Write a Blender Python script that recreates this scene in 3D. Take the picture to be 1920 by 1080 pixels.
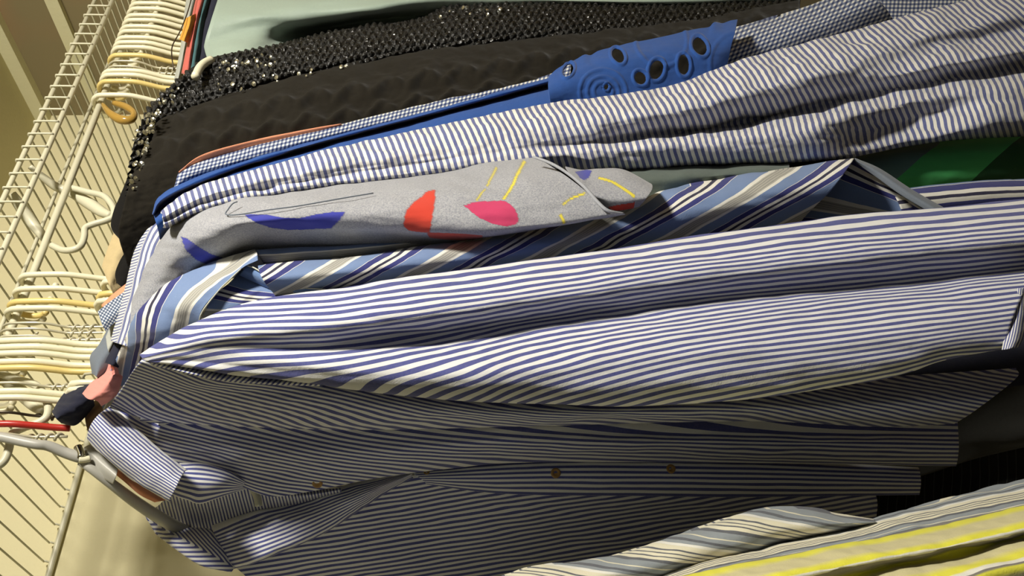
import bpy, bmesh, math, random
from mathutils import Vector, Matrix, noise
random.seed(7)
for o in list(bpy.data.objects): bpy.data.objects.remove(o)
sc = bpy.context.scene
COL = sc.collection
EYE = 1.55                      # camera height in the closet
FPX = 1505.0                    # focal length in pixels of the 1920 wide frame
# ---------------------------------------------------------------- camera
Xc = Vector((1840, 180, FPX)).normalized()          # rod direction seen by the camera
Yc = Vector((-1250, 85, FPX)); Yc = (Yc - Xc * Yc.dot(Xc)).normalized()
Zc = Xc.cross(Yc)
if Zc.y < 0: Zc = -Zc
def to_world(c): return Vector((c.dot(Xc), c.dot(Yc), c.dot(Zc)))
U = to_world(Vector((1, 0, 0))); V = to_world(Vector((0, 1, 0))); W = to_world(Vector((0, 0, 1)))
cd = bpy.data.cameras.new('camera'); cam = bpy.data.objects.new('camera', cd); COL.objects.link(cam)
cd.sensor_fit = 'HORIZONTAL'; cd.sensor_width = 36; cd.lens = 36 * FPX / 1920
cd.clip_start = 0.02; cd.clip_end = 50
# the phone was held sideways: image right is down, image up is to the right
cx, cy, cz = -V, U, -W
cam.matrix_world = Matrix(((cx.x, cy.x, cz.x, 0), (cx.y, cy.y, cz.y, 0), (cx.z, cy.z, cz.z, EYE), (0, 0, 0, 1)))
sc.camera = cam
# ---------------------------------------------------------------- light
w = bpy.data.worlds.new('world'); sc.world = w; w.use_nodes = True
w.node_tree.nodes['Background'].inputs[0].default_value = (.78, .89, 1.0, 1)
w.node_tree.nodes['Background'].inputs[1].default_value = .15
sc.view_settings.view_transform = 'Standard'; sc.view_settings.look = 'None'
sc.view_settings.gamma = 1; sc.view_settings.use_curve_mapping = False
sc.view_settings.exposure = 0.14
def area(name, loc, target, size, power, col):
    ld = bpy.data.lights.new(name, 'AREA'); ld.shape = 'DISK'; ld.size = size; ld.energy = power; ld.color = col
    lo = bpy.data.objects.new(name, ld); COL.objects.link(lo)
    lo.location = Vector(loc) + Vector((0, 0, EYE))
    lo.rotation_euler = (Vector(target) - Vector(loc)).to_track_quat('-Z', 'Y').to_euler()
    return lo
area('ceiling_lamp_light', (0.80, -0.45, 0.78), (0.6, 0.7, -0.1), 0.22, 26, (1.0, .95, .86))
area('room_bounce_light', (-0.6, -1.2, 0.75), (0.3, 0.8, 0.3), 1.2, 1.6, (.78, .88, 1.0))

# ---------------------------------------------------------------- helpers
def ray(x, y): return to_world(Vector((540 - y, 960 - x, FPX)))
def P(x, y, Y):
    r = ray(x, y); return r * (Y / r.y) + Vector((0, 0, EYE))
RODY, RODZ = 0.7675, 0.5 + EYE

def tag(o, label=None, cat=None, group=None, kind=None):
    if label: o['label'] = label
    if cat: o['category'] = cat
    if group: o['group'] = group
    if kind: o['kind'] = kind
    return o
def empty(name, loc, label, cat, group=None):
    o = bpy.data.objects.new(name, None); COL.objects.link(o); o.location = loc; o.empty_display_size = .05
    return tag(o, label, cat, group)
def link(name, me, mat, parent=None, smooth=True):
    o = bpy.data.objects.new(name, me); COL.objects.link(o)
    if mat: me.materials.append(mat)
    if smooth:
        for p in me.polygons: p.use_smooth = True
    if parent:
        o.parent = parent; o.matrix_parent_inverse = Matrix.Translation(-parent.location)
    return o

def cr(p0, p1, p2, p3, t):
    return [0.5 * ((2 * b) + (c - a) * t + (2 * a - 5 * b + 4 * c - d) * t * t + (3 * b - a - 3 * c + d) * t ** 3)
            for a, b, c, d in zip(p0, p1, p2, p3)]
def chain(pts, n):
    """resample a polyline of tuples by picture arc length, smooth"""
    m = len(pts)
    if m == 1: return [list(pts[0])] * n
    ext = [[2 * a - b for a, b in zip(pts[0], pts[1])]] + [list(p) for p in pts] + [[2 * a - b for a, b in zip(pts[-1], pts[-2])]]
    # dense
    dense = []
    for i in range(m - 1):
        for k in range(12): dense.append(cr(ext[i], ext[i + 1], ext[i + 2], ext[i + 3], k / 12))
    dense.append(list(pts[-1]))
    L = [0]
    for a, b in zip(dense, dense[1:]): L.append(L[-1] + math.hypot(b[0] - a[0], b[1] - a[1]) + 1e-6)
    out = []; j = 0
    for i in range(n):
        s = L[-1] * i / (n - 1)
        while j < len(L) - 2 and L[j + 1] < s: j += 1
        f = (s - L[j]) / (L[j + 1] - L[j]); f = min(max(f, 0), 1)
        out.append([a + (b - a) * f for a, b in zip(dense[j], dense[j + 1])])
    return out
def G(v, Y, *pts):
    """a guide line across the cloth: v = thread coordinate, Y = distance from the camera towards the wall"""
    out = []
    n = len(pts)
    for i, p in enumerate(pts):
        yy = Y if not isinstance(Y, tuple) else Y[0] + (Y[1] - Y[0]) * i / max(1, n - 1)
        vv = v if not isinstance(v, tuple) else v[0] + (v[1] - v[0]) * i / max(1, n - 1)
        if len(p) > 2 and p[2] is not None: yy = p[2]
        if len(p) > 3: vv = p[3]
        out.append((p[0], p[1], yy, vv))
    return out
def sheet(name, guides, mat, parent=None, nu=160, nv=40, uv=None, thick=0.02, wr=0.0015, wrs=(9, 9), bump=None,
          prints=None, holes=None, seed=0, L=None):
    """cloth lofted through guide lines; closed at the back so that it has a real thickness"""
    rows = [chain(g, nu) for g in guides]
    m = len(rows); grid = []
    for j in range(nv):
        s = j / (nv - 1) * (m - 1); i = min(int(s), m - 2); t = s - i
        r = []
        for k in range(nu):
            a = rows[i - 1][k] if i > 0 else [2 * p - q for p, q in zip(rows[0][k], rows[1][k])]
            b, c = rows[i][k], rows[i + 1][k]
            d = rows[i + 2][k] if i + 2 < m else [2 * p - q for p, q in zip(rows[m - 1][k], rows[m - 2][k])]
            r.append(cr(a, b, c, d, t))
        grid.append(r)
    pos = [[P(q[0], q[1], q[2]) for q in r] for r in grid]
    origin = Vector((0, 0, EYE))
    if wr or bump:
        new = []
        for j in range(nv):
            r = []
            for k in range(nu):
                a = pos[j][min(k + 1, nu - 1)] - pos[j][max(k - 1, 0)]
                b = pos[min(j + 1, nv - 1)][k] - pos[max(j - 1, 0)][k]
                n = a.cross(b)
                if n.length < 1e-12: n = Vector((0, -1, 0))
                n.normalize()
                if n.dot(pos[j][k] - origin) > 0: n = -n
                q = grid[j][k]
                e = min(1, 6 * min(j, nv - 1 - j) / nv, 10 * min(k, nu - 1 - k) / nu + .2)
                d = 0
                if wr:
                    d = wr * noise.fractal(Vector((q[0] * .001 * wrs[0] + seed, q[1] * .001 * wrs[1] * 2.2, seed * 3.1)), .9, 2.1, 3) * e
                if bump: d += bump(q[0], q[1], q[3])
                r.append(pos[j][k] + n * d)
            new.append(r)
        pos = new
    vs = [p for r in pos for p in r]
    N = nu * nv
    for j in range(nv):
        for k in range(nu):
            s = j / (nv - 1); t = k / (nu - 1)
            prof = (max(0.0, 4 * s * (1 - s)) ** .5) * min(1, (12 * t) ** .5, (12 * (1 - t)) ** .5)
            dvec = (pos[j][k] - origin).normalized()
            vs.append(pos[j][k] + dvec * (0.0012 + thick * prof))
    fs = []; pc = []
    for j in range(nv - 1):
        for k in range(nu - 1):
            q = grid[j][k]
            a = j * nu + k
            if holes:
                cxm = (grid[j][k][0] + grid[j + 1][k + 1][0]) / 2; cym = (grid[j][k][1] + grid[j + 1][k + 1][1]) / 2
                if any(inhole(cxm, cym, h, 1.0) for h in holes): continue
            fs.append((a, a + 1, a + nu + 1, a + nu)); pc.append((j, k))
            if holes: 
                continue
            fs.append((N + a, N + a + nu, N + a + nu + 1, N + a + 1))
    if not holes:
        for k in range(nu - 1):
            fs.append((k, N + k, N + k + 1, k + 1))
            a = (nv - 1) * nu + k; fs.append((a, a + 1, N + a + 1, N + a))
        for j in range(nv - 1):
            a = j * nu; fs.append((a, a + nu, N + a + nu, N + a))
            a = j * nu + nu - 1; fs.append((a, N + a, N + a + nu, a + nu))
    else:
        vs = vs[:N]
    me = bpy.data.meshes.new(name); me.from_pydata([tuple(v) for v in vs], [], fs); me.update()
    uvl = me.uv_layers.new(name='UVMap')
    data = []
    for j in range(nv):
        for k in range(nu):
            q = grid[j][k]
            data.append(uv(q[0], q[1], k / (nu - 1), q[3]) if uv else (k / (nu - 1) * (L or 1), q[3]))
    for lp in me.loops:
        uvl.data[lp.index].uv = data[lp.vertex_index % N]
    if prints is not None:
        ca = me.color_attributes.new(name='print', type='FLOAT_COLOR', domain='POINT')
        for i in range(len(vs)):
            q = grid[(i % N) // nu][(i % N) % nu]
            c = (0, 0, 0, 0)
            for poly, colr in prints:
                if inpoly(q[0], q[1], poly): c = (*colr, 1)
            ca.data[i].color = c
    o = link(name, me, mat, parent)
    if holes:
        so = o.modifiers.new('thickness', 'SOLIDIFY'); so.thickness = .0012; so.offset = -1
    return o
def inpoly(x, y, p):
    c = False; n = len(p); j = n - 1
    for i in range(n):
        if (p[i][1] > y) != (p[j][1] > y) and x < (p[j][0] - p[i][0]) * (y - p[i][1]) / (p[j][1] - p[i][1]) + p[i][0]: c = not c
        j = i
    return c
def inhole(x, y, h, f):
    cxx, cyy, rx, ry, an = h
    dx, dy = x - cxx, y - cyy; c, s = math.cos(an), math.sin(an)
    return ((dx * c + dy * s) / (rx * f)) ** 2 + ((-dx * s + dy * c) / (ry * f)) ** 2 < 1
def tube_mesh(name, pts, r, seg=12, sub=6, closed=False):
    """pts world vectors (radius may be per point)"""
    n = len(pts); rr = r if isinstance(r, (list, tuple)) else [r] * n
    q = [tuple(p) + (ri,) for p, ri in zip(pts, rr)]
    dense = []
    if closed:
        for i in range(n):
            for k in range(sub): dense.append(cr(q[i - 1], q[i], q[(i + 1) % n], q[(i + 2) % n], k / sub))
    else:
        e = [[2 * a - b for a, b in zip(q[0], q[1])]] + [list(p) for p in q] + [[2 * a - b for a, b in zip(q[-1], q[-2])]]
        for i in range(n - 1):
            for k in range(sub): dense.append(cr(e[i], e[i + 1], e[i + 2], e[i + 3], k / sub))
        dense.append(list(q[-1]))
    m = len(dense); C = [Vector(d[:3]) for d in dense]
    vs = []; fs = []; up = None
    for i in range(m):
        t = (C[(i + 1) % m] - C[i - 1]) if closed else (C[min(i + 1, m - 1)] - C[max(i - 1, 0)])
        t.normalize()
        if up is None: up = t.orthogonal().normalized()
        up = (up - t * up.dot(t)).normalized(); b = t.cross(up)
        for k in range(seg):
            a = 2 * math.pi * k / seg
            vs.append(C[i] + (up * math.cos(a) + b * math.sin(a)) * max(1e-4, dense[i][3]))
    for i in range(m if closed else m - 1):
        for k in range(seg):
            a = i * seg + k; b2 = i * seg + (k + 1) % seg; j = ((i + 1) % m) * seg
            fs.append((a, b2, j + (k + 1) % seg, j + k))
    if not closed:
        fs.append(tuple(range(seg))[::-1]); fs.append(tuple(range((m - 1) * seg, m * seg)))
    me = bpy.data.meshes.new(name); me.from_pydata([tuple(v) for v in vs], [], fs); me.update()
    return me
def tube(name, pts, r, mat, parent=None, **kw): return link(name, tube_mesh(name, pts, r, **kw), mat, parent)
def ptube(name, pts, r, mat, parent=None, **kw): return tube(name, [P(*p) for p in pts], r, mat, parent, **kw)
def merge_meshes(name, mes):
    bm = bmesh.new()
    for m_ in mes: bm.from_mesh(m_)
    me = bpy.data.meshes.new(name); bm.to_mesh(me); bm.free()
    for m_ in mes: bpy.data.meshes.remove(m_)
    return me
def box_mesh(name, a, b, bev=0):
    bm = bmesh.new(); bmesh.ops.create_cube(bm, size=1)
    for v in bm.verts:
        v.co = Vector(((a[i] + b[i]) / 2 + v.co[i] * (b[i] - a[i]) for i in range(3)))
    if bev: bmesh.ops.bevel(bm, geom=bm.edges[:], offset=bev, segments=2, affect='EDGES')
    me = bpy.data.meshes.new(name); bm.to_mesh(me); bm.free(); return me

def hit(objs, x, y):
    o = Vector((0, 0, EYE)); d = ray(x, y).normalized(); best = None
    for ob in objs:
        ob.update_tag(); ok, loc, nrm, idx = ob.ray_cast(o, d)
        if ok and (best is None or (loc - o).length < (best[0] - o).length): best = (loc, nrm if nrm.dot(d) < 0 else -nrm)
    return best
# ---------------------------------------------------------------- materials
def lin(c):
    return tuple(((x / 255) / 12.92 if x / 255 <= .04045 else ((x / 255 + .055) / 1.055) ** 2.4) for x in c) + (1,)
class MB:
    def __init__(s, name, rough=.9, sheen=0.0, spec=.2):
        s.m = bpy.data.materials.new(name); s.m.use_nodes = True; s.t = s.m.node_tree; s.n = s.t.nodes; s.l = s.t.links
        s.b = s.n['Principled BSDF']; s.b.inputs['Roughness'].default_value = rough
        s.b.inputs['Specular IOR Level'].default_value = spec
        if sheen: s.b.inputs['Sheen Weight'].default_value = sheen; s.b.inputs['Sheen Roughness'].default_value = .5
    def node(s, t, **kw):
        n = s.n.new(t)
        for k, v in kw.items(): setattr(n, k, v)
        return n
    def math(s, op, a, b=None, c=None):
        n = s.node('ShaderNodeMath', operation=op)
        for i, x in enumerate((a, b, c)):
            if x is None: continue
            if isinstance(x, (int, float)): n.inputs[i].default_value = x
            else: s.l.new(x, n.inputs[i])
        return n.outputs[0]
    def uvs(s):
        u = s.node('ShaderNodeUVMap'); u.uv_map = 'UVMap'
        sp = s.node('ShaderNodeSeparateXYZ'); s.l.new(u.outputs[0], sp.inputs[0]); s._uv = u.outputs[0]
        return sp.outputs[0], sp.outputs[1]
    def noise(s, vec, scale, detail=2, rough=.5):
        n = s.node('ShaderNodeTexNoise'); n.inputs['Scale'].default_value = scale; n.inputs['Detail'].default_value = detail
        n.inputs['Roughness'].default_value = rough
        if vec is not None: s.l.new(vec, n.inputs['Vector'])
        return n.outputs[0]
    def ramp(s, fac, stops, mode='CONSTANT'):
        r = s.node('ShaderNodeValToRGB'); r.color_ramp.interpolation = mode; e = r.color_ramp.elements
        while len(e) > 1: e.remove(e[-1])
        e[0].position = stops[0][0]; e[0].color = stops[0][1]
        for p, c in stops[1:]:
            x = e.new(p); x.color = c
        s.l.new(fac, r.inputs[0]); return r.outputs[0]
    def mix(s, f, a, b, bt='MIX'):
        m = s.node('ShaderNodeMix', data_type='RGBA', blend_type=bt)
        for i, x in ((0, f), (6, a), (7, b)):
            if isinstance(x, (int, float)): m.inputs[i].default_value = x
            elif isinstance(x, tuple): m.inputs[i].default_value = x
            else: s.l.new(x, m.inputs[i])
        return m.outputs[2]
    def obj(s): return s.node('ShaderNodeTexCoord').outputs['Object']
    def color(s, c):
        if isinstance(c, tuple): s.b.inputs['Base Color'].default_value = c
        else: s.l.new(c, s.b.inputs['Base Color'])
    def bump(s, h, strength=.3, dist=.001):
        b = s.node('ShaderNodeBump'); b.inputs['Strength'].default_value = strength; b.inputs['Distance'].default_value = dist
        s.l.new(h, b.inputs['Height']); s.l.new(b.outputs[0], s.b.inputs['Normal'])
    def wrinkle(s, scale=900, strength=.25, dist=.0006, crumple=.004, cs=22):
        o = s.obj(); a = s.noise(o, scale, 2); c = s.noise(o, cs, 4, .6)
        h = s.math('ADD', s.math('MULTIPLY', a, dist), s.math('MULTIPLY', c, crumple))
        b = s.node('ShaderNodeBump'); b.inputs['Strength'].default_value = strength; b.inputs['Distance'].default_value = 1
        s.l.new(h, b.inputs['Height']); s.l.new(b.outputs[0], s.b.inputs['Normal'])
def stripe_mat(name, stops, a=0.0, b=1.0, c=0.0, warp=.03, rough=.9, mottling=.12, crumple=.004, ws=.35, mode='CONSTANT'):
    m = MB(name, rough, .15); u, v = m.uvs()
    x = m.math('ADD', m.math('MULTIPLY', u, a), m.math('MULTIPLY_ADD', v, b, c))
    nz = m.noise(m.obj(), 60, 3); x = m.math('MULTIPLY_ADD', nz, warp, x)
    f = m.math('FRACT', x); col = m.ramp(f, stops, mode)
    n2 = m.noise(m.obj(), 420, 3, .7)
    col = m.mix(m.math('MULTIPLY', n2, mottling), col, lin((235, 228, 205)), 'MIX')
    m.color(col); m.wrinkle(strength=ws, crumple=crumple); return m.m
def plain_mat(name, c, rough=.9, sheen=.15, var=.12, crumple=.004, spec=.2, ws=.35, metal=0, scale=300):
    m = MB(name, rough, sheen, spec); n = m.noise(m.obj(), scale, 4, .65)
    a = tuple(x * (1 - var) for x in lin(c)[:3]) + (1,); b = tuple(min(1, x * (1 + var)) for x in lin(c)[:3]) + (1,)
    m.color(m.mix(n, a, b)); m.b.inputs['Metallic'].default_value = metal
    m.wrinkle(strength=ws, crumple=crumple); return m.m
def gloss(name, c, rough=.35, metal=0, spec=.5):
    m = MB(name, rough, 0, spec); n = m.noise(m.obj(), 90, 3)
    a = tuple(x * .93 for x in lin(c)[:3]) + (1,)
    m.color(m.mix(n, a, lin(c))); m.b.inputs['Metallic'].default_value = metal
    return m.m
CREAM = lin((230, 228, 218)); NAVY = lin((52, 58, 128)); LBLUE = lin((114, 137, 178)); DKNAVY = lin((36, 38, 92)); GREYST = lin((176, 174, 164))
M = {}
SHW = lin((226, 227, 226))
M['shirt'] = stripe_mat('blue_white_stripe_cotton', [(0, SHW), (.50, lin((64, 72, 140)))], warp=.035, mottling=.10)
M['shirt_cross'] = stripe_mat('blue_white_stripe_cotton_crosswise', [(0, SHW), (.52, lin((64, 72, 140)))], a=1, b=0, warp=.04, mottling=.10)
WD = lin((118, 118, 122)); NV = lin((42, 48, 118))
WIDE = [(0, NV), (.085, CREAM), (.14, lin((34, 34, 66))), (.18, CREAM), (.235, NV), (.325, CREAM), (.334, LBLUE),
        (.56, CREAM), (.61, GREYST), (.632, WD), (.64, GREYST), (.665, WD), (.673, GREYST), (.70, WD), (.708, GREYST), (.74, WD), (.748, GREYST), (.77, CREAM), (.82, LBLUE), (.985, CREAM), (.993, NV)]
M['wide'] = stripe_mat('wide_multi_stripe_cotton', WIDE, warp=.015, rough=.75, mottling=.04, crumple=.002)
M['lightblue'] = plain_mat('light_blue_cotton', (112, 140, 184), var=.05)
M['seer'] = stripe_mat('seersucker', [(0, CREAM), (.50, lin((72, 84, 144)))], a=1, b=0, warp=.12, mottling=.16, crumple=.006)
M['seer_long'] = stripe_mat('seersucker_lengthwise', [(0, CREAM), (.52, lin((80, 92, 146)))], warp=.1, mottling=.16, crumple=.006)
def gingham(name, base=(40, 52, 96)):
    m = MB(name, .9, .15); u, v = m.uvs()
    a = m.math('LESS_THAN', m.math('FRACT', u), .5); b = m.math('LESS_THAN', m.math('FRACT', v), .5)
    s = m.math('MULTIPLY', m.math('ADD', a, b), .5)
    m.color(m.ramp(s, [(0, lin(base)), (.25, lin((118, 130, 158))), (.75, CREAM)])); m.wrinkle(); return m.m
M['gingham'] = gingham('small_gingham'); M['gingham2'] = gingham('teal_gingham', (52, 70, 88))
M['royal'] = plain_mat('royal_blue_cotton', (42, 80, 148), var=.08)
M['peach'] = plain_mat('peach_cotton', (226, 152, 116), var=.05)
M['pink'] = plain_mat('pink_terry', (232, 152, 140), var=.08)
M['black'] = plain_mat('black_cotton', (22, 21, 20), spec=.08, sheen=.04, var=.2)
M['knit'] = plain_mat('black_cable_wool', (31, 28, 22), spec=.08, sheen=.08, var=.3, scale=160)
M['navyc'] = plain_mat('dark_navy_cotton', (34, 36, 52), var=.1)
M['slate'] = plain_mat('slate_grey_denim', (112, 120, 130), var=.15, scale=900)
M['palegrey'] = plain_mat('pale_grey_rib', (176, 178, 168), var=.12, scale=900)
M['beige'] = plain_mat('beige_cotton', (196, 176, 132), var=.08)
M['tan'] = plain_mat('tan_cotton', (150, 122, 84), var=.08)
M['mint'] = plain_mat('pale_mint_satin', (158, 174, 160), rough=.45, var=.04, spec=.4)
M['teal'] = plain_mat('teal_cotton', (70, 108, 112), var=.1)
M['coral'] = plain_mat('coral_cotton', (206, 104, 92), var=.1)
M['orange'] = plain_mat('orange_cotton', (222, 160, 60), var=.1)
M['darkgreen'] = plain_mat('dark_slate_green_cotton', (96, 106, 99), var=.12)
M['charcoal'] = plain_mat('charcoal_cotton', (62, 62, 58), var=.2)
M['label'] = plain_mat('white_woven_label', (206, 206, 186), var=.04)
# green garment with a dark diagonal panel
mm = MB('green_two_tone_jersey', .85, .15); u_, v_ = mm.uvs()
mm.color(mm.ramp(u_, [(0, lin((110, 146, 138))), (.3, lin((92, 206, 120))), (.62, lin((44, 96, 58)))])); mm.wrinkle(); M['green'] = mm.m
# heathered grey jersey with printed leaves
mm = MB('heather_grey_leaf_print', .95, .2); n1 = mm.noise(mm.obj(), 700, 4, .8); n0 = mm.noise(mm.obj(), 1500, 2, .8)
base = mm.mix(mm.math('MULTIPLY_ADD', n1, 2.6, -.8), lin((120, 124, 136)), lin((196, 196, 198))); base = mm.mix(mm.math('MULTIPLY', n0, .3), base, lin((120, 120, 124)))
at = mm.node('ShaderNodeAttribute', attribute_name='print')
mm.color(mm.mix(at.outputs['Alpha'], base, at.outputs['Color'])); mm.wrinkle(crumple=.002); M['heather'] = mm.m
M['heatherplain'] = plain_mat('heather_grey_hem', (160, 162, 168), var=.15, scale=700)
# sequins
mm = MB('black_sequin_mesh', .3, 0, .6); vo = mm.node('ShaderNodeTexVoronoi'); vo.inputs['Scale'].default_value = 210; mm.l.new(mm.obj(), vo.inputs['Vector'])
sp = mm.node('ShaderNodeSeparateColor'); mm.l.new(vo.outputs['Color'], sp.inputs[0])
mm.color(lin((22, 21, 18))); mm.l.new(mm.math('MULTIPLY_ADD', sp.outputs[0], .5, .3), mm.b.inputs['Roughness'])
mm.bump(vo.outputs['Distance'], .9, .003); M['sequin'] = mm.m
M['disc'] = gloss('silver_sequin_disc', (214, 210, 190), .18, .9)
# yellow shirt
Yw = lin((228, 224, 60)); Be = lin((206, 198, 150)); Gr = lin((120, 116, 112))
M['yellow'] = stripe_mat('yellow_multi_stripe_cotton', [(0, Gr), (.04, Gr), (.08, Yw), (.20, Yw), (.32, Be), (.62, Be), (.76, Yw), (.88, Yw), (.92, CREAM), (.96, CREAM)], warp=.03, mode='LINEAR', mottling=.1, crumple=.003)
BW = lin((222, 216, 190)); SG = lin((138, 146, 152)); DG = lin((84, 88, 98))
M['greystripe'] = stripe_mat('grey_cream_stripe_cotton', [(0, BW), (.12, DG), (.16, BW), (.22, DG), (.25, BW), (.31, DG), (.34, BW), (.42, DG), (.50, SG), (.66, BW), (.69, SG), (.80, DG), (.86, SG), (.93, CREAM)], warp=.03, mottling=.1, crumple=.002)
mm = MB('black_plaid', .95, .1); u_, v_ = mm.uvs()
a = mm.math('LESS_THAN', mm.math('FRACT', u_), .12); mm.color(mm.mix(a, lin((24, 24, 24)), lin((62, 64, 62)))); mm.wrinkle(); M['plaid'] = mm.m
M['whitewire'] = gloss('white_coated_wire', (216, 212, 184), .4)
M['whiteplastic'] = gloss('white_hanger_plastic', (240, 234, 202), .35)
M['yellowplastic'] = gloss('yellowed_hanger_plastic', (232, 208, 132), .35)
M['clearplastic'] = gloss('amber_hook_plastic', (176, 140, 66), .2)
M['greyplastic'] = gloss('grey_hanger_plastic', (184, 182, 172), .4)
M['redplastic'] = gloss('red_hanger_plastic', (186, 44, 34), .35)
M['darkwire'] = gloss('dark_metal_wire', (70, 62, 48), .3, .6)
M['palewire'] = gloss('pale_twisted_wire', (206, 200, 172), .3, .2)
M['chrome'] = gloss('chrome', (200, 196, 180), .12, 1)
M['wood'] = plain_mat('brown_wood_button', (158, 122, 64), rough=.45, spec=.5)
def wallmat(name, c):
    m = MB(name, .85, 0, .25); n = m.noise(m.obj(), 3, 3); n2 = m.noise(m.obj(), 160, 3)
    m.color(m.mix(n, tuple(x * .96 for x in lin(c)[:3]) + (1,), lin(c))); m.bump(n2, .25, .002); return m.m
M['wall'] = wallmat('cream_wall_paint', (228, 219, 176)); M['ceil'] = wallmat('ceiling_paint', (196, 188, 148))
M['sidewall'] = wallmat('brown_grey_side_wall_paint', (150, 136, 100)); mm = MB('brown_reddish_side_wall', .85, 0, .25); nn_ = mm.noise(mm.obj(), 3.2, 1)
mm.color(mm.ramp(nn_, [(0, lin((138, 128, 98))), (.5, lin((140, 128, 96))), (.58, lin((158, 124, 92))), (1, lin((160, 124, 92)))], 'LINEAR')); M['sidewall'] = mm.m  # soft large noise drifts the grey-brown wall towards reddish brown in places
M['trim'] = wallmat('pale_trim_paint', (226, 222, 184))
M['room'] = wallmat('grey_room_paint', (120, 120, 116)); M['floor'] = wallmat('carpet_floor', (110, 98, 78))

# ---------------------------------------------------------------- the closet
def slab(name, a, b, mat):
    a = (a[0], a[1], a[2] + EYE); b = (b[0], b[1], b[2] + EYE)
    o = link(name, box_mesh(name, a, b), M[mat], None, False); o['kind'] = 'structure'; return o
slab('wall_back', (-1.6, 1.118, -1.55), (1.52, 1.2, .95), 'wall')
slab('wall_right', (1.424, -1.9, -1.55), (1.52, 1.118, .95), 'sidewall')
slab('wall_left', (-1.7, -1.9, -1.55), (-1.6, 1.2, .95), 'room')
slab('wall_front', (-1.6, -2.0, -1.55), (1.52, -1.9, .95), 'room')
slab('ceiling', (-1.6, -1.9, .844), (1.424, 1.118, .95), 'ceil')
slab('floor', (-1.7, -2.0, -1.65), (1.52, 1.2, -1.55), 'floor')
slab('trim_1', (1.404, .2, .818), (1.424, 1.118, .844), 'trim')
slab('trim_2', (1.412, .2, .700), (1.424, 1.118, .724), 'trim')

# ---------------------------------------------------------------- wire shelf
shelf = empty('wire_shelf', (.75, .93, .555 + EYE), 'long white wire shelf with ladder front lip, fixed to the cream wall', 'shelf')
LY = .74; X0, X1 = -0.35, 1.415
def wr_(name, a, b, r, seg=10):
    return tube(name, [Vector(a) + Vector((0, 0, EYE)), Vector(b) + Vector((0, 0, EYE))], r, M['whitewire'], shelf, seg=seg, sub=1)
wr_('front_rail', (X0, LY, .555), (X1, LY, .555), .0034); wr_('front_rail', (X0, LY, .5275), (X1, LY, .5275), .0036)
wr_('middle_rail', (X0, .828, .5525), (X1, .828, .5525), .0026)
wr_('wall_rail', (X0, 1.112, .548), (X1, 1.112, .548), .0042)
xx = X0 + .012; k = 0
while xx < X1:
    z = EYE
    tube('deck_wire', [Vector((xx, 1.116, .546 + z)), Vector((xx, 1.106, .5555 + z)), Vector((xx, 1.09, .558 + z)), Vector((xx, .90, .558 + z)), Vector((xx, .76, .558 + z)),
                       Vector((xx, LY - .003, .5585 + z)), Vector((xx, LY - .0050, .553 + z)), Vector((xx, LY - .0050, .54 + z)), Vector((xx, LY - .0045, .526 + z))],
         .0014, M['whitewire'], shelf, seg=6, sub=3)
    xx += .0263; k += 1
rod = tube('hanging_rod', [Vector((X0, RODY, RODZ)), Vector((X1, RODY, RODZ))], .0046, M['whitewire'], None, seg=14, sub=1)
tag(rod, 'long thin white closet rod running under the front lip of the wire shelf', 'rod')
def bracket(dx, label):
    b = empty('rod_bracket', (.76 + dx, RODY, RODZ + .02), label, 'bracket', 'rod brackets')
    def w3(px, py, Y):
        p = P(px, py, Y); return p + Vector((dx, 0, 0))
    tube('bracket_strap', [w3(56, 312, .752), w3(78, 330, .765), w3(105, 350, .78), w3(135, 362, .785), w3(165, 380, .785), w3(192, 398, .782), w3(208, 404, .778)],
         [.0035, .005, .006, .0065, .008, .007, .0045], M['whitewire'], b, seg=12)
    tube('bracket_hook', [w3(130, 351, .772), w3(165, 360, .77), w3(195, 368, .768), w3(212, 388, .766), w3(213, 405, .765), w3(200, 413, .765), w3(176, 420, .765), w3(160, 428, .765),
                          w3(158, 444, .765), w3(152, 460, .765), w3(138, 468, .765), w3(118, 469, .768), w3(97, 460, .77)], .0042, M['whitewire'], b, seg=12)
    tube('bracket_arm', [w3(24, 362, .752), w3(40, 388, .77), w3(62, 420, .785), w3(84, 448, .79)], [.004, .007, .007, .005], M['whitewire'], b, seg=12)
bracket(0, 'white looped rod bracket in the bare stretch of rod left of the black clothes')
bracket(-.297, 'white looped rod bracket beside the white hanger at the near end of the shelf')

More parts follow.
